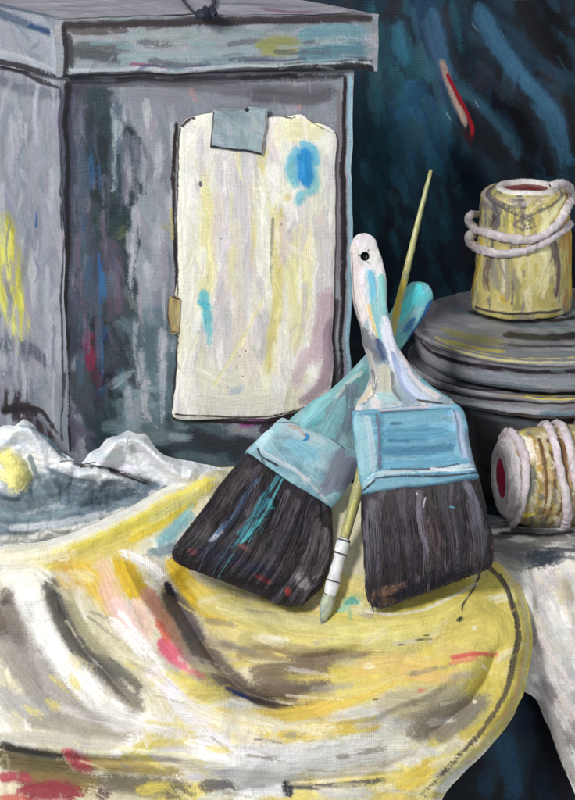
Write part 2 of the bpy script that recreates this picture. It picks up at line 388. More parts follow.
# ================================================================== SETTING: dark blue drapery, wall to table to front
def drapery():
    xs = np.r_[np.linspace(-.62, -.02, 60), np.arange(-.0185, .375, .0013), np.linspace(.38, .75, 40)]
    prof = catmull([(.52, .75), (.50, .45), (.49, .15), (.475, .0), (.43, -.06), (.36, -.073), (.2, -.075), (.0, -.075), (-.075, -.076), (-.10, -.086), (-.112, -.12), (-.12, -.25), (-.125, -.45), (-.13, -.62)], 900)
    Y = np.repeat(prof[:, 0][:, None], len(xs), 1); Z = np.repeat(prof[:, 1][:, None], len(xs), 1); X = np.repeat(xs[None], len(prof), 0)
    P = np.stack([X, Y, Z], -1)
    k = sst((.12-X)/.05)*np.clip((.36-Y)/.1, 0, 1); P[..., 1] += .055*k
    px, py = proj(P)
    wall = sst((Z+.0)/.12)
    hang = sst((-.10-Z)/.1)
    D = .012*(fbm(X*9+3, Z*2.5+2)-.5)*2*wall
    for pts, w, h in [([(372, -40), (395, 60), (400, 170), (380, 330)], 26, .018), ([(400, -30), (425, 60), (455, 130), (500, 190), (520, 260)], 22, .02),
                      ([(455, -30), (490, 60), (535, 120), (560, 190), (570, 260)], 24, .022), ([(540, -40), (575, 40), (600, 140)], 22, .018), ([(350, -30), (352, 100), (356, 300)], 14, .010)]:
        d, *_ = dist_poly(px, py, catmull(pts, 16)); D += wall*h*np.exp(-(d/w)**2)
    D += hang*.02*np.sin(X*38+Z*4+1.5)
    P[..., 1] -= D
    P[..., 2] += (1-wall)*(1-hang)*.004*(fbm(X*16, Y*16)-.5)
    p = Patch(P, g(26, 46, 60), uv=(X*1000, np.repeat(np.r_[0, np.cumsum(np.linalg.norm(np.diff(prof, axis=0), axis=1))][:, None]*1000, len(xs), 1)))
    p.front &= np.ones_like(p.front)
    p.fill(150, 16, 70, 84, [g(22, 38, 52), g(30, 62, 82), g(20, 28, 40), g(36, 74, 92), g(44, 44, 58)], box=(340, -10, 590, 330), a=.8)
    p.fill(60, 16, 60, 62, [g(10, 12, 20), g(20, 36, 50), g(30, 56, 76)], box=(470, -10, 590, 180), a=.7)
    S = p.S
    S([(410, 85), (408, 130), (404, 170)], 30, g(48, 104, 142), .85); S([(425, 100), (436, 130), (444, 160)], 26, g(52, 108, 146), .85); S([(420, 0), (432, 30), (442, 60)], 28, g(44, 80, 112), .8)
    S([(384, 0), (372, 60), (366, 140), (364, 300)], 20, g(20, 52, 68), .75)
    S([(352, 80), (354, 200), (358, 290)], 16, g(18, 44, 56), .8)
    S([(395, -5), (378, 50), (376, 100)], 16, g(38, 34, 44), .7)
    S([(345, 0), (352, 30), (360, 66)], 16, g(52, 42, 50), .6, dry=.4)
    S([(418, 5), (430, 40), (444, 80), (456, 130)], 22, g(44, 74, 104), .85, dry=.3)
    S([(424, 20), (436, 60), (446, 90)], 9, g(78, 104, 134), .6, dry=.5)
    for q in ([(405, 90), (412, 130), (422, 178)], [(420, 85), (432, 130), (446, 170)], [(408, 110), (420, 150), (452, 182)], [(400, 120), (404, 160), (402, 200)]):
        S(q, 22, g(38, 84, 118), .7, dry=.35)
    S([(415, 130), (428, 152), (440, 168)], 15, g(62, 112, 146), .75, dry=.35)
    S([(412, 165), (416, 180), (424, 188)], 12, g(50, 96, 126), .7)
    S([(395, 185), (402, 200), (412, 205)], 12, g(62, 74, 86), .5)
    S([(455, 80), (482, 100), (508, 130), (524, 160)], 13, g(32, 66, 84), .75)
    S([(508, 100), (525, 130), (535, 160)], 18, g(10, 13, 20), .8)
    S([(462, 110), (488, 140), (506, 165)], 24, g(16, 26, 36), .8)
    S([(478, 6), (494, 40), (515, 72), (545, 100), (562, 130), (572, 170)], 18, g(54, 98, 130), .85, dry=.3)
    S([(540, 96), (556, 112), (566, 150)], 10, g(62, 104, 134), .6, dry=.4)
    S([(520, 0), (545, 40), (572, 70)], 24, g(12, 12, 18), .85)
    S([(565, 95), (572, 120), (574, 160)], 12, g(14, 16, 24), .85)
    for q, w, c in [([(386, 20), (384, 80), (380, 150), (378, 230)], 22, g(30, 66, 84)), ([(420, 150), (430, 200), (424, 260)], 26, g(34, 62, 84)), ([(440, 190), (450, 240), (446, 280)], 18, g(26, 50, 68)), ([(356, 90), (358, 180), (362, 260)], 18, g(26, 58, 74)),
                    ([(398, 95), (404, 140), (416, 180)], 26, g(48, 102, 140)), ([(412, 110), (426, 150), (446, 178)], 24, g(62, 118, 154)), ([(430, 10), (440, 50), (452, 90)], 18, g(70, 108, 142)), ([(484, 10), (505, 50), (535, 88), (556, 120)], 16, g(66, 112, 144)), ([(450, 85), (480, 105), (504, 135), (520, 165)], 12, g(50, 92, 114)), ([(535, 105), (552, 130), (562, 170)], 16, g(56, 104, 134)), ([(480, 60), (500, 90), (520, 110)], 14, g(38, 50, 62))]:
        S(q, w, c, .72, dry=.4)
    for k in range(60):
        x = rng.uniform(362, 380) if k % 3 == 0 else rng.uniform(385, 455); y = rng.uniform(0, 240); l = rng.uniform(20, 60)
        S([(x, y), (x+l*.1, y+l/2), (x+l*.25, y+l)], rng.uniform(6, 16), [g(38, 92, 108), g(50, 112, 136), g(34, 76, 88), g(60, 100, 118)][rng.integers(4)], .55, dry=.5)
    # the red-lined slit in the cloth
    S([(440, 60), (449, 84), (459, 108), (466, 128)], 8, g(196, 168, 156), .95, dry=.1, h=.8, taper=.9)
    S([(451, 88), (460, 108), (466, 124)], 9, g(200, 172, 160), .95, dry=.15, h=.6, taper=.6); S([(449, 78), (461, 100), (470, 120), (473, 134)], 4.5, g(178, 28, 44), .95, dry=.05)
    S([(446, 74), (458, 96), (467, 112), (473, 128), (470, 138)], 4.4, g(166, 24, 40), .95, dry=.05, h=.8, taper=.4)
    S([(464, 128), (470, 140), (472, 148)], 9, g(58, 22, 34), .7)
    S([(475, 100), (478, 106)], 1.6, g(170, 190, 205), .8); S([(447, 113), (450, 118)], 1.8, g(180, 190, 205), .8); S([(474, 24), (479, 30)], 1.6, g(130, 150, 165), .8)
    # table part behind the brushes and in front of the dish
    p.fill(60, 14, 50, 3, [g(34, 38, 46), g(24, 26, 34), g(48, 50, 58), g(60, 58, 62)], box=(400, 395, 590, 560), a=.8)
    p.fill(30, 14, 60, 8, [g(16, 34, 50), g(12, 20, 32)], box=(340, 300, 420, 420), a=.8)
    # hanging part bottom right
    p.fill(60, 16, 60, 80, [g(12, 22, 34), g(16, 34, 52), g(10, 14, 22)], box=(430, 600, 590, 830), a=.85)
    S([(500, 735), (512, 770), (514, 810)], 22, g(32, 74, 104), .8, dry=.35)
    S([(536, 716), (552, 760), (566, 805)], 16, g(9, 13, 22), .85)
    S([(486, 770), (484, 800)], 18, g(28, 60, 86), .7)
    return build('backdrop', [p], M_drape, kind='structure', label='dark navy blue drapery hanging behind and under the still life')
drapery()
# ================================================================== BOX
a5 = math.radians(5.2); FX = np.array([math.cos(a5), math.sin(a5), 0]); a48 = math.radians(47); LX = np.array([-math.cos(a48), math.sin(a48), 0]); Zv = np.array([0, 0, 1.])
FNn = np.array([FX[1], -FX[0], 0]); LNn = np.array([-LX[1], LX[0], 0]);
if LNn[0] > 0: LNn = -LNn
FL = at_y(65, 300, 0.0); FL[2] = 0
def on_front(px, py, off=0.0): return at_plane(px, py, FL+FNn*off, FNn)
FRx = on_front(351, 300)[0]; WB = (FRx-FL[0])/FX[0]
zt = on_front(65, 75)[2]; z0 = -.072; DEP = .30
def box():
    e = empty('storage_box', (FL[0]+.1, .1, z0), 'large grey painted storage box with overhanging blue grey lid, behind the cloths', 'box')
    A = FL+Zv*zt; B = A+FX*WB; A0 = FL+Zv*z0; B0 = A0+FX*WB; D = A+LX*DEP; D0 = A0+LX*DEP; E = B+LX*DEP; E0 = B0+LX*DEP
    f = quad(A, B, B0, A0, g(134, 138, 148), .9, .004)
    f.fill(160, 13, 70, 88, [g(142, 146, 156), g(126, 130, 142), g(156, 156, 164), g(134, 142, 148), g(146, 140, 150)], box=(66, 76, 350, 460), a=.7, dry=.35)
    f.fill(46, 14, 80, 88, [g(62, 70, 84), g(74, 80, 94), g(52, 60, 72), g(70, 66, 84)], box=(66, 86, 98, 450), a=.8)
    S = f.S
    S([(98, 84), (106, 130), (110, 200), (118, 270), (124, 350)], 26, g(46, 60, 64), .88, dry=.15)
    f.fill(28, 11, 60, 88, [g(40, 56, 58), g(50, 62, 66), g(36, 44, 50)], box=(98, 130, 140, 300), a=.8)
    S([(110, 240), (116, 300), (122, 380), (118, 420)], 22, g(84, 76, 92), .75)
    S([(112, 260), (118, 300), (122, 340)], 9, g(118, 102, 126), .5, dry=.45)
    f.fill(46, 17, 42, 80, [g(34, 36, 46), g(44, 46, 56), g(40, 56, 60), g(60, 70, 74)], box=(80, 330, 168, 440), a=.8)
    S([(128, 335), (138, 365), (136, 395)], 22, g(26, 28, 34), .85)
    S([(88, 332), (90, 358), (94, 376)], 13, g(120, 36, 66), .8, dry=.4)
    S([(98, 372), (94, 384)], 8, g(110, 34, 50), .6, dry=.4)
    S([(98, 252), (100, 300), (101, 370), (100, 396)], 2.6, g(44, 92, 146), .9, dry=.15)
    S([(102, 272), (104, 296)], 7, g(46, 104, 160), .9, dry=.2)
    S([(89, 130), (92, 165), (90, 190)], 4, g(50, 92, 144), .85); S([(98, 165), (100, 190)], 4, g(60, 100, 148), .6)
    S([(122, 366), (122, 388)], 3, g(50, 110, 160), .8); S([(130, 392), (136, 395)], 4, g(60, 120, 165), .8)
    S([(78, 100), (80, 180), (84, 250)], 9, g(96, 100, 116), .55, dry=.4)
    S([(116, 105), (118, 150), (114, 200)], 11, g(172, 182, 188), .75, dry=.4)
    S([(122, 98), (124, 130)], 8, g(158, 166, 176), .6)
    S([(116, 236), (122, 232), (128, 228)], 14, g(116, 118, 80), .6, dry=.4)
    S([(142, 250), (148, 310), (146, 350)], 13, g(150, 156, 164), .7, dry=.35)
    S([(158, 226), (174, 230)], 7, g(150, 150, 110), .6, dry=.4)
    f.fill(40, 17, 46, 72, [g(96, 118, 126), g(110, 130, 138), g(84, 100, 108)], box=(130, 330, 180, 450), a=.7)
    f.fill(46, 15, 50, 15, [g(70, 88, 94), g(92, 110, 116), g(52, 62, 70), g(112, 128, 132)], box=(130, 412, 290, 470), a=.8)
    S([(240, 424), (252, 421), (266, 418)], 9, g(146, 74, 142), .85, dry=.35)
    S([(262, 430), (285, 415), (330, 395)], 16, g(52, 42, 54), .85)
    S([(190, 432), (230, 446), (262, 440)], 18, g(44, 46, 54), .8)
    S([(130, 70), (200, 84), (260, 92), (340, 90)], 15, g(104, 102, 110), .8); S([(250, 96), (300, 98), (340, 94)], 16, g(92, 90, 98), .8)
    S([(66, 84), (150, 84), (250, 80), (345, 78)], 7, g(78, 78, 86), .75)  # grey strokes put the shade below the lid into the colour
    S([(190, 88), (198, 105)], 6, g(176, 140, 140), .6); S([(300, 104), (300, 114)], 9, g(190, 140, 136), .6, dry=.5)
    S([(130, 95), (180, 100), (176, 140)], 20, g(132, 132, 144), .6, dry=.4)
    S([(150, 120), (152, 180), (158, 240)], 15, g(146, 150, 160), .6, dry=.4)
    for k in range(70):
        x = rng.uniform(126, 345) if k % 2 else rng.uniform(126, 180); y = rng.uniform(84, 400); l = rng.uniform(25, 90)
        S([(x, y), (x+rng.normal()*2, y+l/2), (x+rng.normal()*4, y+l)], rng.uniform(3, 11), [g(172, 176, 186), g(156, 160, 170), g(182, 182, 188), g(110, 116, 128), g(150, 144, 158)][rng.integers(5)], .7, dry=.55)
    for k in range(40):
        x = rng.uniform(72, 128); y = rng.uniform(90, 380); l = rng.uniform(25, 80)
        S([(x, y), (x+rng.normal()*2, y+l/2), (x+rng.normal()*3, y+l)], rng.uniform(3, 9), [g(96, 102, 118), g(70, 84, 100), g(40, 50, 58), g(104, 90, 112), g(56, 84, 112)][rng.integers(5)], .65, dry=.55)
    for k in range(26):
        x = rng.uniform(110, 230); y = rng.uniform(385, 440)
        S([(x, y), (x+rng.uniform(8, 30), y-rng.uniform(-6, 20))], rng.uniform(5, 13), [g(124, 146, 154), g(100, 120, 128), g(140, 156, 162), g(70, 84, 90)][rng.integers(4)], .65, dry=.5)
    p_ = f.R  # dark passes along edges, edge shade painted into the colour
    p_([(67, 82), (67, 150), (66.5, 220), (66, 300), (67, 380), (67, 450)], 7, g(26, 26, 32), 6, 1.8)
    p_([(66, 80), (120, 80), (180, 79), (240, 77), (300, 76), (345, 75)], 6, g(34, 32, 38), 5, 2.2)
    p_([(344, 82), (343, 160), (342, 240), (341, 320), (340, 390)], 5, g(36, 28, 32), 4, 1.6)
    p_([(177, 412), (220, 419), (270, 421), (318, 412), (332, 398)], 6, g(34, 24, 28), 5, 2.4)
    p_([(178, 122), (174, 180), (174, 240), (177, 290), (178, 350), (174, 410)], 4, g(38, 32, 36), 4, 1.6)
    S([(66, 82), (67, 200), (66, 330), (67, 450)], 5.4, g(24, 24, 30), .95, dry=.12, taper=0)
    S([(70, 100), (71, 250), (69, 330)], 4, g(66, 70, 84), .7)
    S([(64, 350), (66, 430)], 3.5, g(176, 182, 192), .6, dry=.45)
    S([(349, 78), (350, 180), (349, 280), (348, 400)], 5, g(142, 180, 196), .95, dry=.12, taper=0)  # pale strip: a highlight painted down the front's right edge
    S([(352, 82), (351, 180)], 2, g(206, 218, 222), .7)
    S([(344, 80), (343.5, 180), (343, 270), (341, 390)], 4.2, g(34, 28, 32), .95, dry=.25, taper=0)
    S([(338, 92), (338, 180), (337, 280)], 4.5, g(120, 112, 118), .85, taper=0)
    S([(336, 300), (334, 350), (333, 390)], 6, g(72, 62, 70), .8)
    S([(178, 122), (175, 180), (174, 240), (176, 290)], 3, g(38, 32, 34), .85, dry=.35)
    S([(174, 418), (220, 420), (280, 422), (325, 408)], 4, g(36, 24, 26), .9, dry=.2)
    S([(172, 210), (172, 240)], 4, g(196, 180, 110), .6)
    l = quad(D, A, A0, D0, g(146, 150, 160), .9, .004)
    l.fill(70, 13, 90, 88, [g(150, 154, 164), g(136, 140, 152), g(160, 162, 168), g(126, 132, 142)], box=(-5, 50, 62, 450), a=.75)
    S = l.S
    S([(6, 222), (10, 250), (12, 290)], 22, g(186, 184, 60), .9); S([(2, 216), (10, 250), (16, 290), (26, 338)], 22, g(190, 186, 66), .9, dry=.25); S([(10, 280), (22, 300), (28, 336)], 14, g(196, 192, 84), .85)
    S([(4, 214), (10, 222), (8, 260)], 2.4, g(40, 44, 48), .85); S([(35, 212), (35, 228)], 5.5, g(44, 80, 134), .9, dry=.15)
    S([(22, 240), (30, 260), (34, 320)], 14, g(180, 182, 176), .6, dry=.4)
    S([(-5, 345), (30, 350), (56, 372)], 16, g(88, 92, 106), .8); S([(-5, 400), (20, 398), (34, 404)], 22, g(46, 40, 44), .85)
    S([(10, 410), (30, 420), (58, 440)], 18, g(50, 42, 46), .85); S([(52, 346), (54, 400)], 13, g(140, 144, 154), .7)
    S([(-4, 78), (24, 88), (60, 96)], 12, g(100, 104, 116), .7)
    S([(62, 90), (62, 260), (63, 440)], 4, g(40, 42, 50), .8, taper=0)
    l.R([(2, 222), (8, 260), (14, 300), (24, 335)], 30, g(176, 172, 78), 7, 8, dry=.25); l.R([(2, 230), (6, 280), (14, 320)], 16, g(186, 182, 96), 4, 5)
    for k in range(50):
        x = rng.uniform(0, 60); y = rng.uniform(75, 400); l_ = rng.uniform(25, 80)
        S([(x, y), (x+rng.normal()*2, y+l_/2), (x+rng.normal()*3, y+l_)], rng.uniform(4, 11), [g(172, 176, 186), g(184, 184, 190), g(116, 122, 138), g(150, 146, 164)][rng.integers(4)], .65, dry=.52)
    l.R([(0, 410), (20, 404), (40, 412), (60, 430)], 9, g(40, 34, 38), 5, 5); l.R([(0, 66), (20, 70), (40, 80), (62, 88)], 5, g(40, 36, 42), 4, 2)
    r = quad(B, E, E0, B0, g(90, 96, 108), 3.)
    bk = quad(E, D, D0, E0, g(90, 96, 108), 5.)
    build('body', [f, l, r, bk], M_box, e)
    # lid: four bands, a top, and an underside
    o = .006; zl = zt+.0; H = .0555
    def c(dl, df, z): return FL+FX*df+LX*dl+Zv*z
    a = c(-.0, -.003, zl)+FNn*o; b = c(0, WB+.024, zl)+FNn*o
    a2 = a+Zv*H; b2 = b+Zv*H
    d = a+LX*(DEP+.012); d2 = d+Zv*H; q = b+LX*(DEP+.012); q2 = q+Zv*H
    F = quad(a2, b2, b, a, g(150, 156, 162), .9, .003)
    F.fill(80, 9, 70, 1, [g(156, 160, 166), g(140, 146, 154), g(128, 142, 148), g(164, 162, 168)], a=.75, spread=6)
    S = F.S
    S([(70, 50), (100, 54), (130, 60)], 13, g(74, 80, 84), .8); S([(76, 44), (110, 46), (140, 52)], 8, g(92, 98, 100), .8, dry=.4)
    S([(68, 34), (70, 60), (72, 70)], 8, g(52, 52, 58), .75)
    S([(130, 38), (190, 40), (250, 38)], 12, g(150, 160, 162), .8); S([(120, 58), (200, 56), (262, 52)], 12, g(142, 160, 166), .8)
    S([(258, 46), (280, 44), (304, 42)], 16, g(138, 140, 84), .85, dry=.3); S([(262, 54), (300, 50)], 8, g(150, 150, 96), .7)
    S([(300, 34), (336, 32), (372, 34)], 18, g(104, 142, 156), .8); S([(300, 54), (340, 50), (372, 50)], 16, g(84, 122, 136), .85)
    S([(312, 40), (350, 38), (370, 42)], 5, g(150, 176, 182), .6, dry=.5)
    S([(130, 64), (160, 66), (210, 65)], 3.2, g(134, 74, 96), .7, dry=.3); S([(140, 67), (220, 64), (300, 60), (366, 58)], 2.6, g(60, 76, 110), .7)
    S([(90, 70), (150, 69), (240, 67), (330, 63), (372, 61)], 3, g(40, 42, 46), .85, dry=.3)
    S([(64, 70), (150, 69), (250, 67), (372, 64)], 4, g(186, 196, 202), .85, dry=.25)
    S([(62, 78), (150, 76), (250, 73), (374, 69)], 5, g(26, 26, 32), .95, dry=.12, taper=0, space='px')
    S([(64, 24), (120, 23.5), (200, 22), (280, 20), (372, 18)], 8, g(56, 50, 54), .92, dry=.25, taper=0)
    S([(64, 28), (90, 32), (130, 30)], 7, g(70, 64, 66), .7)
    S([(64, 25), (65, 50), (65, 78)], 6, g(32, 30, 36), .9, taper=0)
    F.R([(64, 24), (110, 24), (160, 23.5), (215, 23), (270, 21), (320, 19), (372, 18)], 7, g(46, 40, 44), 5, 2.4); F.R([(64, 76), (120, 75), (180, 75), (240, 73), (300, 70), (373, 67)], 4.5, g(30, 30, 36), 5, 1.6)
    for k in range(26):
        x = rng.uniform(80, 330); y = rng.uniform(36, 66)
        S([(x, y), (x+rng.uniform(20, 60), y+rng.normal()*2)], rng.uniform(3, 8), [g(150, 162, 168), g(104, 130, 138), g(116, 114, 126), g(84, 88, 94), g(124, 158, 166)][rng.integers(5)], .65, dry=.52)
    Lb = quad(d2, a2, a, d, g(150, 154, 164), .9, .003)
    Lb.fill(30, 9, 40, 20, [g(156, 160, 170), g(140, 146, 156), g(120, 130, 142)], a=.75)
    Lb.S([(-5, 12), (25, 24), (60, 34)], 9, g(84, 98, 118), .85, dry=.3); Lb.S([(28, 26), (50, 32)], 5, g(40, 66, 110), .8)
    Lb.S([(-5, 60), (24, 66), (60, 82)], 7, g(42, 38, 44), .9, taper=0); Lb.S([(-5, 50), (24, 57), (58, 70)], 6, g(180, 184, 190), .6)
    Lb.S([(52, 30), (52, 60), (54, 76)], 7, g(170, 182, 194), .6, dry=.4)
    Tp = quad(d2, q2, b2, a2, g(158, 156, 166), 1.2, .002)
    Tp.fill(60, 14, 70, 2, [g(164, 162, 172), g(146, 144, 156), g(172, 170, 178), g(140, 140, 150)], a=.8, box=(-5, -20, 370, 30))
    Tp.S([(262, 8), (290, 12), (320, 10)], 22, g(134, 92, 122), .6, dry=.4); Tp.S([(215, 4), (270, 4), (320, 6)], 20, g(120, 122, 130), .7, dry=.4)
    Tp.S([(320, 14), (350, 17), (370, 19)], 20, g(88, 84, 96), .8); Tp.S([(-5, 4), (20, 10), (58, 20)], 16, g(96, 112, 132), .7)
    Tp.S([(60, 21), (140, 20), (210, 19)], 14, g(54, 48, 52), .7, dry=.4); Tp.S([(60, 22), (180, 21), (300, 18), (372, 18)], 6, g(60, 56, 62), .8, taper=0)
    Rb = quad(b2, q2, q, b, g(88, 110, 122), 3.)
    Un = quad(a, b, q, d, g(50, 52, 58), 3.)
    Bb = quad(q2, d2, d, q, g(90, 96, 108), 5.)
    lid = build('lid', [F, Lb, Tp, Rb, Bb, Un], M_box, e)
    zz = a2[2]; TPp = np.array([0, 0, zz+.003]); up = np.array([0, 0, 1.])
    def tp(x, y): return at_plane(x, y, TPp, up)
    h1 = tube([tp(178, -8), tp(186, 4), tp(193, 14), tp(204, 18)], .0012, g(60, 56, 66))
    h2 = tube([tp(194, 15), tp(203, 16), tp(210, 14), tp(216, 17)], [.003, .0065, .005, .003], g(38, 42, 58), wob=.4)
    h2.fill(10, 4, 8, 0, [g(40, 56, 84), g(30, 30, 36)], nohid=False)
    h3 = tube([tp(205, 14), tp(213, 4), tp(214, -6)], .0018, g(74, 70, 78))
    build('handle', [h1, h2, h3], M_box, lid)
box()
# ---- paper sheet + tape
def paper():
    S0 = [(181, 127), (189, 118), (214, 113), (240, 113), (266, 117), (290, 116), (302, 114), (312, 121), (334, 132), (335.5, 170), (334, 230), (333, 300), (333, 350), (329, 390), (318, 404), (296, 412), (270, 418), (230, 417), (200, 418), (174, 415), (175, 398), (178, 370), (177, 330), (174.5, 300), (177, 270), (176, 230), (178, 180), (179, 150)]
    def surf(x, y):
        P = on_front(x, y, .0035)
        off = .003*(fbm(x/60, y/80)-.4)+.006*np.exp(-((x-176)/30)**2-((y-416)/40)**2)+.008*np.exp(-((x-333)/26)**2-((y-395)/50)**2)
        return P+FNn*off[..., None]
    p = sheet(S0, surf, g(236, 233, 226), .8, roll=.0012, rollw=2.2, smooth=6)
    p.fill(90, 12, 80, 89, [g(240, 237, 230), g(230, 226, 218), g(236, 233, 220), g(216, 210, 212), g(230, 226, 200)], a=.8, dry=.3, spread=6, h=.25)
    S = p.S
    Y1, Y2, LV, GR, CR = g(230, 224, 168), g(218, 204, 118), g(208, 202, 206), g(190, 186, 180), g(240, 238, 226)
    for q, w, c in [([(206, 190), (206, 250), (200, 330)], 12, Y1), ([(200, 160), (208, 220), (210, 300)], 8, Y1), ([(256, 180), (254, 220), (252, 270)], 6, Y2), ([(262, 150), (258, 200)], 7, Y2),
                    ([(300, 230), (300, 300), (292, 360)], 18, Y1), ([(290, 260), (296, 320)], 12, Y1), ([(320, 130), (290, 130), (274, 140)], 18, g(226, 224, 170)), ([(276, 210), (276, 300), (268, 380)], 9, Y2), ([(316, 150), (318, 200), (312, 260)], 12, g(222, 220, 196)),
                    ([(222, 150), (226, 230), (226, 330), (222, 400)], 12, LV), ([(246, 170), (244, 260), (240, 340)], 10, LV), ([(236, 220), (238, 300), (236, 400)], 9, g(220, 214, 196)), ([(202, 128), (201, 160), (202, 188)], 7, LV),
                    ([(322, 220), (324, 270), (322, 310)], 13, LV), ([(258, 170), (262, 250), (260, 320)], 10, CR), ([(184, 140), (184, 220), (182, 330)], 9, CR), ([(196, 122), (208, 120), (212, 150)], 11, CR), ([(190, 350), (184, 380), (184, 405)], 14, CR),
                    ([(200, 370), (230, 385), (280, 395)], 22, g(226, 222, 204)), ([(196, 402), (240, 404), (290, 400)], 14, g(224, 220, 206)), ([(246, 330), (250, 370), (262, 390)], 14, g(222, 210, 196))]:
        S(q, w*1.35, c, .62, dry=.38, taper=.5, h=.3)
    for k in range(46):
        x = rng.uniform(184, 328); y = rng.uniform(125, 350); l = rng.uniform(20, 70)
        S([(x, y), (x+rng.normal()*1.5, y+l/2), (x+rng.normal()*4, y+l)], rng.uniform(3, 9), [g(244, 242, 236), g(206, 200, 206), g(232, 226, 176), g(220, 206, 196), g(196, 192, 196), g(244, 240, 226)][rng.integers(6)], .65, dry=.5, h=.4)
    S([(326, 290), (322, 330), (312, 370)], 18, g(198, 172, 182), .85, dry=.3); S([(332, 320), (328, 360), (322, 395)], 13, g(158, 134, 148), .85, dry=.25)
    S([(300, 404), (318, 390), (328, 372)], 13, g(158, 138, 146), .8, dry=.35); S([(306, 350), (300, 370), (290, 395)], 13, g(206, 184, 190), .7, dry=.35)
    S([(214, 385), (236, 350), (262, 300)], 5, Y1, .6, dry=.4); S([(228, 392), (240, 388), (250, 386)], 9, g(176, 190, 204), .6, dry=.5)
    S([(304, 190), (296, 202), (289, 203)], 10, g(120, 190, 206), .75, dry=.4)
    S([(298, 148), (291, 170), (300, 190)], 13, g(112, 186, 206), .8, dry=.3); S([(302, 142), (312, 150), (316, 172)], 12, g(108, 180, 204), .8, dry=.3); S([(312, 165), (314, 185), (302, 196)], 11, g(126, 192, 204), .7, dry=.3)
    S([(304, 150), (305, 166), (306, 184)], 17, g(42, 138, 204), .97, dry=.0, h=.5); S([(300, 160), (300, 178)], 7, g(60, 154, 218), .8)
    S([(288, 192), (286, 203)], 7, g(224, 196, 130), .6)
    S([(203, 290), (206, 312), (210, 336)], 10, g(110, 190, 202), .9, dry=.2); S([(198, 300), (204, 305), (212, 306)], 7, g(90, 186, 206), .85); S([(209, 322), (209, 348)], 6, g(146, 204, 208), .75)
    S([(201, 182), (201.5, 187)], 3.4, g(84, 84, 96), .9)
    for x, y, w in [(240, 355, 2), (237, 366, 1.6), (246, 349, 1.4), (243, 375, 2), (227, 386, 1.6), (221, 238, 1.5), (280, 224, 2)]: S([(x, y), (x+.8, y+1)], w, g(60, 62, 70), .8, dry=0)
    S([(272, 218), (271, 260), (272, 290)], 4, g(120, 116, 112), .55, dry=.55)
    S([(183, 126), (190, 120), (196, 117)], 4, g(36, 30, 34), .9); S([(181, 128), (178, 150), (177, 190)], 3.2, g(36, 32, 34), .85, dry=.35); S([(177, 190), (175, 240), (177, 290), (178, 340), (176, 380)], 2.6, g(60, 54, 54), .8, dry=.5); S([(266, 118), (280, 116), (292, 118), (296, 116)], 2.2, g(40, 32, 34), .85, dry=.35)
    S([(308, 118), (320, 127), (333, 133)], 1.8, g(60, 52, 50), .6, dry=.45)
    S([(180, 140), (177, 200), (176, 270), (178, 340), (176, 400)], 1.8, g(54, 46, 46), .6, dry=.5, taper=0)
    S([(176, 414), (230, 416), (275, 416), (310, 407)], 2.6, g(52, 38, 36), .85, dry=.35, taper=0)
    build('paper_sheet', [p], M_paper, solid=.0014, label='tall cream paper with blue and yellow paint dabs hanging on box front', cat='paper')
    def surf2(x, y): return surf(x, y)+FNn*.0022
    q = sheet([(215, 109), (222, 108), (246, 110), (250, 108), (268, 109), (267.5, 125), (263, 156), (248, 153), (228, 150), (210.5, 148), (213, 128)], surf2, g(150, 168, 176), .7, smooth=0)
    q.fill(16, 10, 30, 40, [g(156, 172, 180), g(140, 158, 166), g(166, 176, 184), g(150, 158, 166)], a=.8)
    q.S([(213, 112), (213, 130), (210.5, 148)], 2.2, g(40, 36, 38), .9, dry=.2, taper=0); q.S([(210, 147), (226, 149), (246, 152), (262, 155)], 2.4, g(34, 30, 34), .95, dry=.05, taper=0)
    q.S([(267, 112), (266, 130), (262, 154)], 1.7, g(110, 78, 56), .85, dry=.3, taper=0); q.S([(216, 110), (240, 111), (268, 110)], 1.4, g(90, 92, 90), .6, dry=.4)
    q.S([(246, 108), (249, 113)], 4.5, g(28, 28, 32), .95, dry=0)
    build('tape', [q], M_paper, solid=.0006, label='square of grey blue tape over the top edge of the cream paper', cat='tape')
    r = sheet([(169, 297), (176, 294), (181, 298), (180, 318), (178, 334), (170, 333), (167, 316)], lambda x, y: surf(x, y)+FNn*.0018, g(168, 150, 104), .7, smooth=0)
    r.fill(6, 5, 16, 85, [g(186, 166, 112), g(140, 122, 84), g(176, 164, 130)]); r.S([(168, 298), (168, 316), (171, 333)], 1.8, g(52, 40, 36), .9); r.S([(172, 296), (180, 299)], 2.4, g(36, 30, 32), .9); r.S([(172, 332), (178, 333)], 1.6, g(60, 46, 38), .8)
    build('tape', [r], M_paper, solid=.0006, label='small brown tape scrap on the left edge of the cream paper', cat='tape')
paper()
# ================================================================== DISHES, TIN, CANS
OC = np.array([.2725, .16, 0])
def dish(zr, R, hgt, base, pal):
    top = lathe([(.0005, zr-.004), (R*.6, zr-.004), (R*.9, zr-.004), (R-.004, zr-.002), (R-.001, zr)], OC, (0, 0, 1), base, nu=760, sp=1.0, wob=.0012)
    top.U = top.P[..., 0]*1000; top.V = -top.P[..., 1]*1000*.62
    if top.N[50, :, 2].mean() < 0: top.flip = not top.flip; top.normals()
    top.front = top.N[..., 2] > 0
    top.fill(60, 9, 70, 0, pal, a=.75, spread=8, curve=.02); top.T[:] = 0
    wl = lathe([(R-.001, zr), (R+.001, zr-.0008), (R+.001, zr-.004), (R-.003, zr-.007), (R-.004, zr-.02), (R-.006, zr-hgt+.005), (R-.011, zr-hgt), (R*.5, zr-hgt)], OC, (0, 0, 1), base, nu=760, sp=.8, wob=.0012)
    wl.fill(90, 7, 80, 0, pal, a=.75, spread=5, curve=.02)
    return top, wl
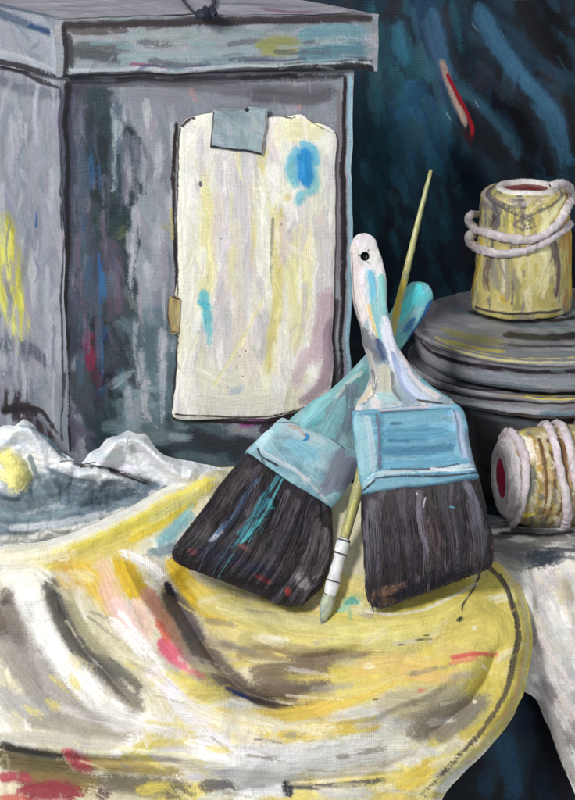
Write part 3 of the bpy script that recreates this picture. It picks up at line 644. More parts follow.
t, p = dish(.0955, .1415, .036, g(142, 142, 150), [g(144, 138, 146), g(122, 126, 134), g(166, 164, 170), g(104, 98, 106), g(128, 144, 152)])
S = t.S
S([(440, 300), (470, 312), (520, 324), (575, 326)], 14, g(92, 108, 120), .75); S([(455, 296), (445, 308), (432, 322)], 16, g(128, 122, 128), .8); S([(424, 300), (420, 320), (426, 336)], 12, g(108, 102, 110), .8)
S([(470, 311), (490, 318), (520, 322), (560, 320), (580, 316)], 8, g(32, 34, 42), .95, dry=.1)
S([(446, 328), (470, 336), (508, 342)], 15, g(158, 152, 108), .95, dry=.2); S([(446, 340), (480, 348), (508, 351)], 9, g(184, 172, 92), .9, dry=.2); S([(450, 334), (480, 342), (508, 346)], 8, g(150, 148, 118), .7, dry=.4)
S([(506, 334), (540, 337), (585, 336)], 15, g(32, 32, 40), .97, dry=.05); S([(508, 344), (540, 346), (585, 345)], 6, g(60, 60, 68), .9, dry=.3); S([(512, 350), (545, 352), (585, 351)], 5, g(116, 126, 136), .8, dry=.3)
S([(436, 336), (455, 346), (500, 356), (545, 358), (585, 357)], 4, g(206, 194, 116), .85, dry=.4, h=.6, taper=.1)
S([(520, 339), (560, 340)], 2.5, g(90, 92, 100), .6)
S = p.S
S([(436, 340), (455, 350), (500, 359), (545, 361), (585, 360)], 3, g(210, 200, 130), .8, dry=.45, h=.6); S([(415, 326), (424, 346), (450, 359), (500, 368), (545, 371), (585, 369)], 5.5, g(36, 30, 36), .92, dry=.15, taper=.1)
S([(420, 352), (450, 368), (500, 378), (585, 380)], 11, g(150, 156, 166), .85, dry=.4); S([(418, 344), (440, 362), (480, 374)], 10, g(184, 178, 184), .7, dry=.45); S([(420, 340), (424, 330), (430, 318)], 9, g(126, 120, 128), .7, dry=.4)
S([(430, 378), (470, 388), (520, 391), (585, 390)], 5, g(104, 98, 106), .7, dry=.4)
build('dish', [t, p], M_dish, label='upper shallow grey dish with yellow rim, holding the standing yellow can', cat='dish', group='stacked grey dishes')
t, p = dish(.0575, .144, .026, g(140, 140, 146), [g(140, 136, 144), g(158, 162, 168), g(112, 106, 112)])
t.S([(524, 394), (550, 395), (585, 394)], 4, g(200, 180, 90), .85, dry=.4, h=.6); t.S([(424, 376), (470, 388), (520, 391)], 5, g(52, 46, 52), .8)
S = p.S
S([(420, 378), (450, 391), (490, 399), (545, 402), (585, 401)], 4, g(40, 34, 38), .9, taper=.1); S([(520, 396.5), (550, 398), (585, 397)], 3.6, g(206, 186, 90), .9, dry=.3, h=.6); S([(498, 395), (524, 397)], 2.5, g(150, 136, 84), .8)
S([(430, 394), (470, 405), (520, 411), (585, 411)], 8, g(176, 182, 190), .8, dry=.4); S([(540, 414), (585, 413)], 9, g(110, 134, 150), .8, dry=.3)
build('dish', [t, p], M_dish, label='lower shallow grey dish with darker side, directly under the upper dish', cat='dish', group='stacked grey dishes')
prof = [(.0005, .03), (.10, .0308), (.118, .0305), (.122, .026), (.118, .0), (.112, -.03), (.108, -.066), (.104, -.0735), (.0005, -.0735)]
p = lathe(prof, OC, (0, 0, 1), g(62, 60, 66), nu=500, sp=1.2)
p.fill(90, 13, 50, 0, [g(58, 54, 60), g(72, 68, 72), g(46, 44, 50), g(92, 92, 98)], a=.8)
p.S([(470, 412), (520, 422), (575, 424)], 9, g(96, 104, 112), .7, dry=.4); p.S([(410, 396), (420, 410), (450, 420)], 12, g(60, 50, 54), .8)
build('pot', [p], M_dish, label='dark grey round pot standing under the two stacked dishes', cat='pot')
def can_upright():
    Yc = .228; base = at_y(522, 303, Yc); zb = .0918; xc = base[0]; org = np.array([xc, Yc, zb])
    e = empty('paint_can', tuple(org), 'upright yellow paint can with white wire loops standing on the dishes', 'paint can', 'small yellow paint cans')
    H = .1345; r0 = .0545; r1 = .0462
    prof = [(.0005, 0), (r0-.004, 0), (r0-.0005, .0015), (r0, .005), (r0-.001, .03), (r0-.003, .07), (r1+.001, .118), (r1, .126), (r1-.003, .1295), (r1-.012, .1315), (r1-.016, .1325), (r1-.019, .1325), (r1-.020, .129), (r1-.020, .11)]
    p = lathe(prof, org, (0, 0, 1), g(208, 194, 124), nu=420, sp=.8, wob=.0014)
    p.smk = .35; Yl, Gd, Gy, Ol, Or, Br = g(216, 204, 126), g(234, 224, 168), g(142, 138, 132), g(166, 158, 108), g(224, 160, 60), g(88, 72, 66)
    p.fill(110, 10, 34, 89, [Yl, Gd, g(190, 176, 100), Ol, Gy], a=.75)
    S = p.S
    for q, w, c in [([(475, 205), (500, 203), (520, 204)], 13, Gy), ([(478, 212), (490, 222), (512, 220)], 14, g(112, 108, 104)), ([(488, 225), (496, 212)], 9, g(86, 82, 80)), ([(505, 210), (510, 222), (510, 232)], 14, g(192, 178, 84)),
                    ([(480, 195), (500, 190), (520, 198)], 10, g(212, 190, 96)), ([(520, 194), (524, 215), (522, 232)], 9, g(100, 92, 98)), ([(520, 192), (522, 205)], 11, g(120, 114, 120)), ([(540, 195), (552, 205), (558, 222)], 20, g(214, 188, 100)), ([(530, 215), (548, 222), (548, 232)], 17, g(222, 210, 160)),
                    ([(566, 195), (568, 230), (572, 270), (570, 296)], 12, Or), ([(562, 200), (564, 215)], 8, g(226, 150, 96)), ([(556, 238), (558, 270), (556, 298)], 10, g(138, 124, 110)), ([(550, 240), (556, 260), (560, 290)], 5, g(108, 96, 92)), ([(540, 244), (544, 270), (540, 300)], 20, Gd), ([(528, 258), (532, 280), (520, 298)], 13, g(226, 212, 140)),
                    ([(492, 262), (496, 280), (500, 292)], 19, g(150, 146, 128)), ([(508, 258), (512, 280), (508, 296)], 15, g(164, 156, 132)), ([(486, 252), (488, 275), (486, 290)], 4, Br), ([(492, 245), (494, 262)], 6, g(110, 96, 92)), ([(500, 240), (515, 245), (530, 250)], 9, g(130, 116, 108)), ([(479, 232), (480, 252), (474, 290)], 6, g(226, 190, 50)), ([(476, 262), (473, 296)], 6, g(224, 180, 62)),
                    ([(486, 242), (484, 260)], 7, g(190, 180, 120)), ([(478, 292), (490, 300), (506, 306)], 9, g(196, 182, 128)), ([(500, 296), (508, 302)], 9, g(214, 180, 78)), ([(476, 305), (500, 311), (530, 313), (560, 308)], 6, g(208, 200, 140)), ([(505, 220), (508, 234)], 3, g(196, 190, 50))]:
        S(q, w, c, .88, dry=.28, taper=.4, h=.35)
    S([(484, 190), (500, 200), (525, 203), (545, 196)], 7, g(196, 186, 192), .7, dry=.45, h=.5)
    S([(484, 182), (490, 178), (498, 180)], 7, g(206, 176, 108), .85); S([(498, 174), (520, 172), (548, 174), (560, 178)], 3, g(218, 204, 204), .85)
    for k in range(150):
        x = rng.uniform(474, 572); y = rng.uniform(192, 300); l = rng.uniform(8, 34)
        pal = [g(224, 166, 72), g(232, 190, 110), g(200, 150, 80)] if x > 562 else [g(236, 228, 184), g(226, 212, 150), g(168, 158, 134), g(206, 190, 110)] if x > 526 else [g(150, 148, 136), g(116, 110, 106), g(196, 184, 112), g(176, 170, 130), g(222, 206, 130)]
        S([(x, y), (x+rng.normal(), y+l/2), (x+rng.normal()*2, y+l)], rng.uniform(3, 9), pal[rng.integers(len(pal))], .75, dry=.42, h=.45)
    p.R([(481, 200), (477, 240), (474, 270), (472, 300)], 4, g(120, 96, 50), 4, 1.5); p.R([(492, 206), (498, 220), (492, 232)], 6, g(92, 88, 88), 4, 2); p.R([(556, 242), (560, 270), (557, 298)], 5, g(120, 104, 96), 4, 2); p.R([(489, 256), (486, 276), (490, 294)], 4, g(86, 70, 62), 3, 2)
    p.R([(571, 200), (573, 250), (571, 298)], 9, g(230, 168, 64), 4, 2); p.R([(475, 306), (500, 312), (530, 314), (562, 309)], 3.4, g(60, 52, 50), 3, 1); p.R([(540, 206), (546, 222), (544, 262), (540, 296)], 12, g(240, 230, 176), 4, 4); p.R([(504, 258), (508, 280), (504, 298)], 9, g(176, 170, 150), 4, 4); p.R([(524, 192), (525, 215), (523, 230)], 7, g(96, 90, 96), 3, 2)
    build('body', [p], M_gloss, e)
    pr = [(r1-.0225, .1285), (r1-.022, .1325), (r1-.019, .1350), (r1-.0145, .1352), (r1-.012, .133), (r1-.011, .1305)]
    q = lathe(pr, org+np.array([.003, -.0, 0]), (0, 0, 1), g(232, 226, 222), nu=240, sp=.5, wob=.001, nrep=24)
    q.fill(16, 3, 20, 0, [g(240, 236, 232), g(214, 204, 206)])
    build('rim', [q], M_gloss, e)
    w = lathe([(.0005, .1305), (r1-.026, .131), (r1-.0205, .1305)], org+np.array([.003, 0, 0]), (0, 0, 1), g(128, 26, 24), nu=160, sp=1., wob=0)
    w.fill(12, 6, 20, 0, [g(118, 22, 20), g(146, 34, 30), g(100, 18, 22)])
    build('red_paint', [w], M_gloss, e)
    # wire: control points in photo pixels laid onto the can's side
    def side(x, y, off=.0028, back=False):
        for _ in range(1):
            Y = Yc
            for k in range(12):
                Pq = at_y(np.array(x), np.array(y), Y); r = np.interp(Pq[2]-zb, [0, .07, .118, .14], [r0, r0-.003, r1+.001, r1])+off
                dx = Pq[0]-xc; Y = Yc+(1 if back else -1)*math.sqrt(max(r*r-dx*dx, 0))
        return at_y(np.array(x), np.array(y), Y)
    W = [side(480, 214, back=True), side(470, 215, back=True), side(467.5, 221), side(474, 229), side(490, 235), side(510, 239), side(530, 239), side(548, 233), side(560, 222), side(569, 206, .004), side(572.5, 196, .003), side(571, 189, .002), side(566, 185, .001), side(558, 184, .0), side(551, 186, .0)]
    t1 = tube(W, [.0028, .0036, .0038, .0032, .0034, .0036, .0034], g(214, 204, 208), n=16, sp=.7, wob=.2, sq=1.3)
    W2 = [side(478, 234, back=True), side(470, 235, back=True), side(468, 240), side(474, 247), side(486, 252), side(502, 254.5), side(520, 252), side(536, 247), side(549, 241), side(560, 234), side(572, 222)]
    t2 = tube(W2, [.0034, .004, .0038, .0036, .003, .0028, .003], g(214, 206, 210), n=16, sp=.7, wob=.2, sq=1.3)
    for t in (t1, t2): t.fill(70, 3., 14, 90, [g(226, 212, 212), g(206, 184, 186), g(240, 232, 228), g(214, 198, 184), g(180, 166, 170)], nohid=False, spread=30, h=.4)
    build('wire_handle', [t1, t2], M_gloss, e)
can_upright()
def can_lying():
    ax = np.array([.985, .17, .0]); ax /= np.linalg.norm(ax); m = at_y(506, 479, -.010)
    org = m; mid = m+ax*.045
    e = empty('paint_can', (float(mid[0]), float(mid[1]), float(m[2]-.052)), 'yellowish paint can lying on its side with white wire rings beside brushes', 'paint can', 'small yellow paint cans')
    prof = [(.0245, .02), (.0245, .004), (.0255, .0), (.038, -.001), (.042, .002), (.0445, .008), (.049, .024), (.0515, .042), (.052, .06), (.0515, .09), (.049, .115), (.047, .118), (.0005, .118)]
    p = lathe(prof, org, ax, g(188, 174, 128), nu=460, sp=.8, wob=.0016)
    p.smk = .35; p.fill(130, 8, 24, 90, [g(190, 172, 110), g(206, 190, 140), g(168, 150, 100), g(150, 130, 92), g(216, 206, 176)], a=.8)
    S = p.S
    for q, w, c in [([(519, 434), (528, 432)], 8, g(196, 186, 70)), ([(530, 436), (538, 455), (541, 480)], 5, g(192, 150, 66)), ([(520, 445), (530, 452), (536, 465)], 15, g(206, 196, 176)), ([(526, 470), (526, 490), (522, 505)], 17, g(108, 108, 96)), ([(530, 468), (534, 485)], 9, g(98, 98, 88)), ([(520, 478), (519, 498)], 8, g(140, 140, 120)),
                    ([(538, 480), (539, 500), (534, 515)], 6, g(172, 150, 72)), ([(514, 512), (524, 516), (532, 514)], 11, g(206, 196, 110)), ([(512, 505), (520, 506)], 7, g(216, 176, 150)), ([(516, 521), (526, 524)], 5, g(214, 206, 60)), ([(528, 498), (532, 504)], 6, g(196, 190, 80)),
                    ([(545, 438), (552, 455), (555, 480), (552, 505), (545, 520)], 5.5, g(106, 78, 48)), ([(562, 430), (566, 445)], 8, g(176, 170, 110)), ([(564, 448), (566, 470), (564, 500)], 9, g(172, 140, 104)), ([(568, 490), (566, 512)], 8, g(140, 138, 132)), ([(516, 436), (517, 455), (515, 470)], 3, g(74, 58, 46)), ([(511, 500), (507, 512)], 3.2, g(104, 66, 46)), ([(556, 435), (562, 450), (564, 466)], 4, g(96, 70, 44)), ([(561, 505), (557, 516), (548, 524)], 4, g(110, 80, 52))]:
        S(q, w, c, .9, dry=.3, taper=.4, h=.35)
    for k in range(110):
        x = rng.uniform(515, 574); y = rng.uniform(432, 520); l = rng.uniform(5, 18)
        pal = [g(216, 206, 180), g(190, 170, 96), g(156, 132, 88), g(236, 226, 210), g(122, 120, 108), g(200, 160, 120)]
        S([(x, y), (x+2, y+l/2), (x+rng.normal()*2, y+l)], rng.uniform(3, 7), pal[rng.integers(6)], .75, dry=.42, h=.45)
    p.R([(538, 440), (546, 470), (545, 500), (538, 520)], 4, g(92, 64, 38), 4, 1.5); p.R([(520, 468), (526, 485), (524, 505)], 10, g(112, 114, 104), 4, 2); p.R([(524, 440), (530, 455), (528, 462)], 9, g(222, 212, 196), 4, 3); p.R([(516, 508), (526, 516), (534, 512)], 6, g(214, 204, 90), 4, 2); p.R([(560, 440), (566, 470), (562, 510)], 5, g(110, 80, 50), 4, 2)
    build('body', [p], M_gloss, e)
    rim = lathe([(.0165, .001), (.0175, -.004), (.024, -.0075), (.034, -.007), (.0385, -.003), (.0425, .0015), (.0435, .006)], org, ax, g(234, 222, 226), nu=300, sp=.6, wob=.0015)
    rim.fill(60, 4, 22, 0, [g(236, 226, 230), g(204, 190, 198), g(240, 236, 236), g(196, 184, 190)], h=.4)
    build('rim', [rim], M_gloss, e)
    w = lathe([(.0005, -.0058), (.012, -.0058), (.0195, -.0052)], org, ax, g(196, 40, 80), nu=160, sp=.8, wob=0)
    w.fill(24, 5, 18, 0, [g(196, 36, 76), g(214, 54, 96), g(176, 28, 62)])
    build('red_paint', [w], M_gloss, e)
    for k, (h0, r, tlt) in enumerate([(.047, .0540, .10), (.062, .0552, .16), (.086, .0555, .05), (.006, .0462, -.03)]):
        A2 = ax+np.array([0, 0, tlt]); A2 /= np.linalg.norm(A2)
        f = np.array([0, -1., 0]); f -= A2*(f @ A2); f /= np.linalg.norm(f); gg = np.cross(A2, f)
        th = np.linspace(0, 2*np.pi, 40)
        rr = r*(1+.012*np.sin(3*th+k)); c = org+ax*(h0+.0025*np.sin(th*2+k))[:, None]
        t = tube(c+rr[:, None]*(np.cos(th)[:, None]*gg+np.sin(th)[:, None]*f), [.0034, .0026, .0038, .003, .0036, .0034][::1 if k % 2 else -1], g(222, 210, 216), n=14, sp=.8, closed=True, wob=.2, sq=1.25)
        t.fill(60, 3, 14, 90, [g(232, 216, 218), g(208, 184, 190), g(242, 234, 232), g(200, 184, 172), g(176, 160, 160)], nohid=False, spread=30, h=.4)
        build('wire_ring', [t], M_gloss, e)
can_lying()
# ================================================================== CLOTHS
def ridge(X, Y, D, lst):
    for pts, w, h in lst:
        q = catmull(pts, 18); d, cx, cy, s = dist_poly(X, Y, q)
        D = D+h/1000*np.exp(-(d/w)**2)*np.clip(np.minimum(s, 1-s)*8+.25, 0, 1)
    return D
# yellow cloth
def y_yellow(x, y):
    Y = np.interp(y, [440, 470, 540, 600, 700, 800, 900], [0, -.028, -.098, -.148, -.208, -.245, -.26])
    Y = Y+.02*((x-330)/250)**2*np.clip((y-470)/200, 0, 1)
    D = np.zeros(np.shape(x))
    D = ridge(x, y, D, [
        ([(-20, 556), (60, 545), (130, 515), (205, 482), (230, 480)], 14, 16),
        ([(-20, 575), (60, 590), (110, 650), (140, 700), (160, 760)], 30, 12),
        ([(52, 580), (78, 640), (110, 675), (140, 700), (140, 730)], 12, -15),
        ([(110, 560), (140, 620), (175, 670), (215, 720), (240, 790)], 24, 16),
        ([(165, 575), (190, 620), (215, 660), (250, 695), (310, 708), (345, 700)], 15, -18),
        ([(150, 545), (200, 590), (270, 625), (350, 635), (430, 622), (500, 580)], 22, 12),
        ([(200, 640), (250, 665), (320, 672), (380, 655)], 15, -8),
        ([(230, 745), (320, 735), (400, 705), (470, 670), (515, 620)], 26, 14),
        ([(250, 790), (330, 775), (400, 770)], 12, -10), ([(420, 745), (470, 700), (505, 640)], 16, -8),
        ([(-20, 640), (20, 650), (60, 700), (110, 740)], 14, -10), ([(0, 740), (80, 752), (180, 756), (280, 775)], 10, 8),
        ([(-20, 770), (60, 775), (140, 790)], 22, -14), ([(0, 600), (20, 620), (40, 660)], 10, -8), ([(56, 585), (80, 640), (112, 680), (140, 712)], 4, -5), ([(168, 585), (200, 640), (240, 690), (300, 706)], 4, -6), ([(120, 560), (150, 610), (200, 680)], 5, 5), ([(260, 650), (310, 658), (360, 650)], 5, -5), ([(430, 735), (470, 700), (498, 650)], 4, -5), ([(240, 790), (300, 782), (400, 776)], 4, -5), ([(20, 600), (50, 660), (100, 720)], 5, 5), ([(300, 725), (380, 712), (450, 680)], 5, 5), ([(0, 750), (90, 758), (180, 762)], 4, -6)])
    D = D+.007*(fbm(x/45+3, y/60+1)-.5)+.0025*(fbm(x/14, y/14)-.5)
    # pressed in under the bristles
    d1, *_ = dist_poly(x, y, [(200, 590), (300, 600)]); d2, *_ = dist_poly(x, y, [(375, 600), (480, 575)])
    return Y-D+.036*np.exp(-(d1/36)**2)+.006*np.exp(-(d2/20)**2)
def yellow():
    out = [(-30, 548), (0, 545), (60, 537), (115, 513), (160, 490), (195, 472), (222, 466), (300, 470), (400, 500), (455, 535), (486, 556), (503, 566), (519, 585), (529, 606), (532, 640), (529, 672), (518, 704), (505, 728), (486, 752), (462, 776), (444, 796), (415, 840), (200, 845), (-30, 840)]
    p = sheet(out, lambda x, y: at_y(x, y, y_yellow(x, y)), g(216, 208, 180), .85, roll=.016, rollw=7, smooth=8)
    W, CRM, YL, YD, GY, OL, PK, DK = g(232, 230, 224), g(218, 211, 182), g(212, 195, 108), g(198, 174, 82), g(158, 152, 140), g(132, 124, 92), g(226, 188, 172), g(74, 72, 72)
    F = p.fill; S = p.S
    F(120, 22, 70, 60, [W, CRM, g(214, 208, 190), g(204, 200, 190)], box=(-10, 560, 200, 760), a=.75)
    F(110, 22, 80, 10, [CRM, YL, g(222, 206, 130), g(214, 196, 96)], box=(180, 590, 530, 720), a=.8)
    F(90, 22, 80, -8, [W, CRM, g(214, 212, 206), YL], box=(140, 700, 500, 810), a=.8)
    F(60, 16, 60, -60, [YL, g(212, 198, 110), g(204, 186, 90)], box=(440, 565, 530, 720), a=.85)
    for q, w, c, a in [([(-10, 600), (20, 640), (60, 690), (100, 720)], 34, g(158, 150, 146), .8), ([(40, 560), (52, 590), (66, 625), (90, 660), (120, 690)], 20, g(108, 104, 100), .9), ([(72, 640), (100, 668), (132, 700), (140, 725)], 18, g(128, 122, 112), .85), ([(20, 580), (50, 640), (100, 700)], 20, g(240, 238, 232), .9),
                       ([(60, 715), (110, 728), (150, 735)], 26, g(168, 160, 148), .8), ([(250, 640), (300, 655), (350, 655)], 36, g(158, 146, 118), .8), ([(256, 680), (300, 692), (345, 685)], 24, g(116, 102, 88), .85), ([(350, 650), (400, 646), (440, 640)], 24, g(196, 182, 116), .7),
                       ([(380, 705), (430, 705), (480, 680)], 36, g(176, 166, 140), .85), ([(410, 735), (450, 720), (486, 690)], 26, g(140, 130, 116), .8), ([(200, 735), (260, 742), (330, 735)], 22, g(226, 218, 200), .8), ([(174, 590), (196, 640), (230, 685), (270, 700)], 24, g(104, 96, 92), .88), ([(90, 590), (110, 640), (146, 690)], 24, g(196, 188, 156), .8),
                       ([(160, 680), (186, 710), (210, 740)], 22, g(226, 218, 218), .85), ([(210, 620), (240, 640), (300, 636)], 22, g(214, 200, 138), .8)]:
        S(q, w, c, a, dry=.4, taper=.5, h=.35)  # greys here paint fold shade into the cloth, beside real smears
    # upper ridge, white edge to yellow
    for q, w, c, a in [([(0, 548), (60, 541), (110, 522), (170, 490), (215, 471)], 16, W, .95), ([(20, 566), (70, 556), (130, 528), (190, 494), (222, 476)], 20, g(226, 212, 96), .95), ([(60, 566), (100, 552), (150, 532)], 22, YL, .9), ([(150, 520), (180, 504), (205, 486)], 12, g(234, 226, 150), .8),
                       ([(0, 552), (30, 550), (60, 545)], 14, g(236, 232, 206), .8), ([(130, 541), (160, 524), (200, 500)], 9, g(214, 190, 60), .8), ([(160, 543), (176, 528), (196, 508)], 15, g(122, 168, 178), .85), ([(150, 552), (170, 548), (184, 538)], 12, g(110, 132, 142), .7), ([(180, 520), (196, 500)], 6, g(150, 190, 196), .6),
                       ([(0, 575), (30, 572), (50, 590), (60, 620)], 22, g(236, 232, 220), .9), ([(30, 600), (50, 640), (80, 680), (110, 710)], 26, g(238, 236, 230), .95), ([(24, 590), (44, 630), (70, 670)], 16, g(240, 238, 234), .9), ([(80, 690), (110, 720), (136, 728)], 15, W, .9),
                       # left greys: fold shade painted into the colour
                       ([(4, 590), (14, 620), (24, 660)], 16, g(128, 120, 112), .85), ([(0, 640), (20, 670), (50, 710), (80, 725)], 20, g(150, 144, 138), .75), ([(0, 690), (20, 705), (60, 725)], 22, g(176, 172, 168), .8), ([(-4, 610), (6, 640)], 12, g(108, 96, 84), .7),
                       ([(50, 580), (60, 610), (72, 640), (88, 662)], 15, g(104, 102, 98), .9), ([(64, 622), (80, 650), (100, 668), (130, 676)], 13, g(112, 110, 104), .85), ([(100, 655), (128, 676), (140, 690), (138, 722)], 10, g(124, 120, 108), .85), ([(68, 590), (82, 625), (110, 660)], 12, g(168, 162, 128), .8),
                       ([(100, 600), (120, 640), (136, 670)], 20, g(178, 170, 132), .75), ([(30, 720), (80, 730), (130, 740)], 14, g(164, 156, 140), .7),
                       # orange/yellow/pink centre left
                       ([(60, 560), (74, 580), (90, 590)], 22, g(196, 158, 72), .8), ([(80, 565), (100, 590), (112, 620)], 22, g(214, 180, 72), .85), ([(100, 560), (112, 585), (124, 610)], 14, g(222, 186, 150), .8), ([(120, 556), (130, 580), (146, 606)], 20, g(208, 172, 46), .95), ([(70, 572), (90, 578), (100, 584)], 12, g(232, 218, 170), .6),
                       ([(104, 580), (112, 604), (128, 632)], 15, g(222, 184, 160), .8), ([(116, 600), (136, 632), (152, 652)], 17, g(228, 196, 190), .9), ([(112, 620), (132, 640), (150, 660)], 14, g(240, 234, 232), .85), ([(136, 600), (144, 620), (152, 640)], 12, g(224, 192, 172), .85),
                       ([(146, 590), (160, 615), (172, 640), (186, 660)], 15, g(204, 146, 126), .85), ([(160, 640), (174, 655), (196, 668)], 14, g(208, 96, 116), .9), ([(176, 660), (194, 672), (206, 682)], 9, g(222, 130, 140), .7), ([(156, 620), (170, 645)], 7, g(196, 90, 70), .7),
                       ([(124, 552), (150, 566), (172, 586), (198, 590)], 10, g(238, 234, 232), .95), ([(120, 552), (132, 562)], 9, g(240, 238, 236), .9),
                       ([(172, 560), (190, 590), (215, 614), (236, 628)], 18, g(214, 180, 52), .95), ([(188, 580), (220, 606), (270, 620)], 14, g(218, 194, 96), .85),
                       ([(150, 670), (170, 690), (200, 720), (216, 736)], 17, g(230, 220, 222), .9), ([(146, 690), (160, 715), (180, 740)], 22, g(232, 226, 206), .85), ([(130, 720), (160, 726), (176, 712)], 10, W, .7),
                       # long dark swoosh: shade painted along the fold valley
                       ([(166, 588), (176, 610), (190, 634), (210, 660), (232, 684)], 15, g(92, 86, 92), .92), ([(200, 640), (225, 672), (255, 695), (285, 706)], 16, g(112, 100, 90), .9), ([(166, 582), (172, 598)], 7, g(36, 42, 70), .9), ([(224, 688), (244, 698), (262, 704)], 4, g(34, 50, 104), .9), ([(250, 700), (290, 709), (320, 700)], 8, g(66, 58, 54), .9),
                       ([(240, 655), (280, 650), (320, 655), (350, 650)], 22, g(166, 148, 106), .85), ([(252, 672), (300, 668), (340, 664)], 18, g(124, 108, 88), .85), ([(262, 690), (310, 692), (336, 680)], 14, g(112, 98, 84), .85), ([(240, 640), (270, 634), (310, 640)], 12, g(186, 172, 112), .7), ([(290, 662), (320, 658), (380, 650)], 12, g(128, 112, 92), .75),
                       ([(208, 640), (236, 652)], 16, g(196, 180, 150), .7),
                       # yellow belly
                       ([(200, 600), (260, 625), (330, 640), (400, 632), (470, 600)], 20, g(210, 197, 122), .85), ([(330, 620), (380, 628), (440, 620), (490, 590)], 24, g(212, 198, 108), .9), ([(420, 600), (470, 590), (500, 576)], 18, g(216, 200, 100), .95), ([(470, 600), (500, 620), (505, 660)], 26, g(208, 192, 100), .9), ([(440, 640), (480, 630), (500, 640)], 22, g(220, 200, 110), .85),
                       ([(240, 720), (300, 714), (370, 690), (430, 660)], 18, g(220, 192, 92), .9), ([(280, 736), (330, 730), (390, 722)], 18, g(214, 186, 84), .85), ([(210, 712), (250, 722), (280, 742)], 14, g(220, 194, 96), .75), ([(350, 672), (400, 662), (450, 670)], 18, g(222, 192, 116), .7), ([(400, 672), (440, 678), (470, 672)], 12, g(222, 182, 122), .6),
                       ([(390, 700), (430, 700), (470, 690)], 26, g(186, 176, 144), .85), ([(420, 720), (455, 712), (480, 690)], 24, g(152, 140, 122), .8), ([(440, 740), (470, 715), (490, 690)], 16, g(130, 122, 108), .75), ([(440, 650), (470, 655), (480, 662)], 14, g(214, 190, 120), .7),
                       ([(450, 658), (478, 655), (502, 657)], 5, g(206, 92, 84), .9), ([(448, 664), (465, 660), (480, 660)], 5, g(218, 130, 104), .7), ([(416, 692), (424, 688)], 5, g(206, 120, 96), .7),
                       # white bottom
                       ([(200, 740), (240, 752), (290, 756)], 22, g(226, 222, 226), .85), ([(230, 770), (280, 774), (350, 760), (400, 752)], 22, g(232, 230, 226), .9), ([(290, 756), (350, 748), (420, 742)], 18, g(232, 228, 214), .9), ([(150, 755), (200, 752), (250, 750)], 16, g(206, 202, 206), .8), ([(240, 790), (300, 790)], 16, g(222, 222, 226), .8),
                       ([(290, 785), (330, 786), (390, 780)], 7, g(88, 84, 82), .85), ([(286, 782), (290, 800)], 9, g(46, 46, 54), .9), ([(320, 792), (380, 794)], 12, g(196, 194, 188), .8), ([(200, 786), (224, 784), (236, 796)], 14, g(90, 86, 88), .7), ([(190, 776), (220, 770), (240, 772)], 12, g(190, 186, 196), .7),
                       ([(400, 790), (420, 775), (445, 758)], 18, g(222, 194, 84), .9), ([(420, 800), (450, 770), (478, 745)], 10, g(214, 204, 140), .85), ([(230, 765), (236, 745), (230, 730)], 8, g(224, 206, 96), .5),
                       # bottom left olive and red
                       ([(0, 755), (40, 760), (80, 770)], 18, g(98, 88, 58), .9), ([(20, 775), (60, 780), (110, 785)], 24, g(120, 100, 56), .85), ([(0, 745), (30, 752), (70, 756)], 9, g(66, 64, 60), .85), ([(70, 760), (120, 765), (190, 775)], 14, g(162, 142, 88), .85), ([(100, 780), (150, 785), (200, 792)], 22, g(112, 104, 84), .85), ([(140, 790), (160, 786), (176, 790)], 14, g(206, 186, 92), .85),
                       ([(70, 752), (84, 764), (94, 776)], 16, g(168, 70, 82), .85), ([(0, 778), (20, 776), (36, 782)], 12, g(164, 66, 78), .85), ([(20, 792), (60, 790), (90, 798)], 20, g(142, 54, 64), .9), ([(64, 748), (74, 758)], 9, g(196, 80, 90), .7), ([(0, 798), (30, 800)], 10, g(190, 90, 80), .7), ([(100, 790), (110, 800)], 14, g(70, 44, 44), .7),
                       ([(90, 742), (150, 752), (220, 760), (250, 768)], 6, g(232, 226, 190), .85), ([(0, 736), (60, 742), (120, 748)], 9, g(190, 184, 168), .7),
                       ([(200, 745), (212, 752), (236, 762)], 4, g(236, 232, 220), .7)]:
        S(q, w*1.12, c, a, dry=.34, taper=.4, h=.35)
    for q, w, c in [([(190, 745), (260, 756), (330, 748), (400, 738)], 26, g(236, 234, 234)), ([(170, 690), (200, 730), (240, 752)], 16, g(236, 232, 234)), ([(230, 712), (290, 728), (350, 730)], 14, g(230, 222, 196)), ([(30, 590), (60, 650), (110, 705)], 12, g(246, 244, 240)), ([(250, 612), (330, 628), (420, 618)], 13, g(222, 210, 140)),
                    ([(60, 708), (120, 722), (200, 736)], 14, g(206, 200, 196)), ([(300, 700), (360, 690), (420, 668)], 12, g(214, 200, 140)), ([(120, 612), (150, 650), (180, 690)], 7, g(246, 240, 240)), ([(20, 735), (80, 740), (130, 744)], 12, g(196, 190, 178)), ([(0, 764), (60, 770), (110, 780)], 12, g(112, 100, 70)), ([(340, 772), (390, 765), (430, 750)], 10, g(214, 206, 186))]:
        S(q, w, c, .75, dry=.5, h=.5)
    for q, w, c in [([(20, 590), (50, 650), (90, 700)], 26, g(240, 238, 234)), ([(100, 700), (150, 722), (210, 742)], 20, g(232, 228, 224)), ([(200, 756), (300, 762), (380, 752)], 26, g(238, 236, 236)), ([(330, 640), (400, 640), (460, 625)], 26, g(222, 210, 136)), ([(220, 606), (300, 622), (340, 624)], 22, g(220, 212, 156)), ([(180, 700), (230, 722), (290, 730)], 18, g(232, 226, 206)), ([(90, 600), (120, 650), (160, 700)], 15, g(214, 206, 178)), ([(0, 560), (60, 556), (90, 548)], 16, g(236, 230, 206))]:
        S(q, w, c, .7, dry=.5, h=.5)
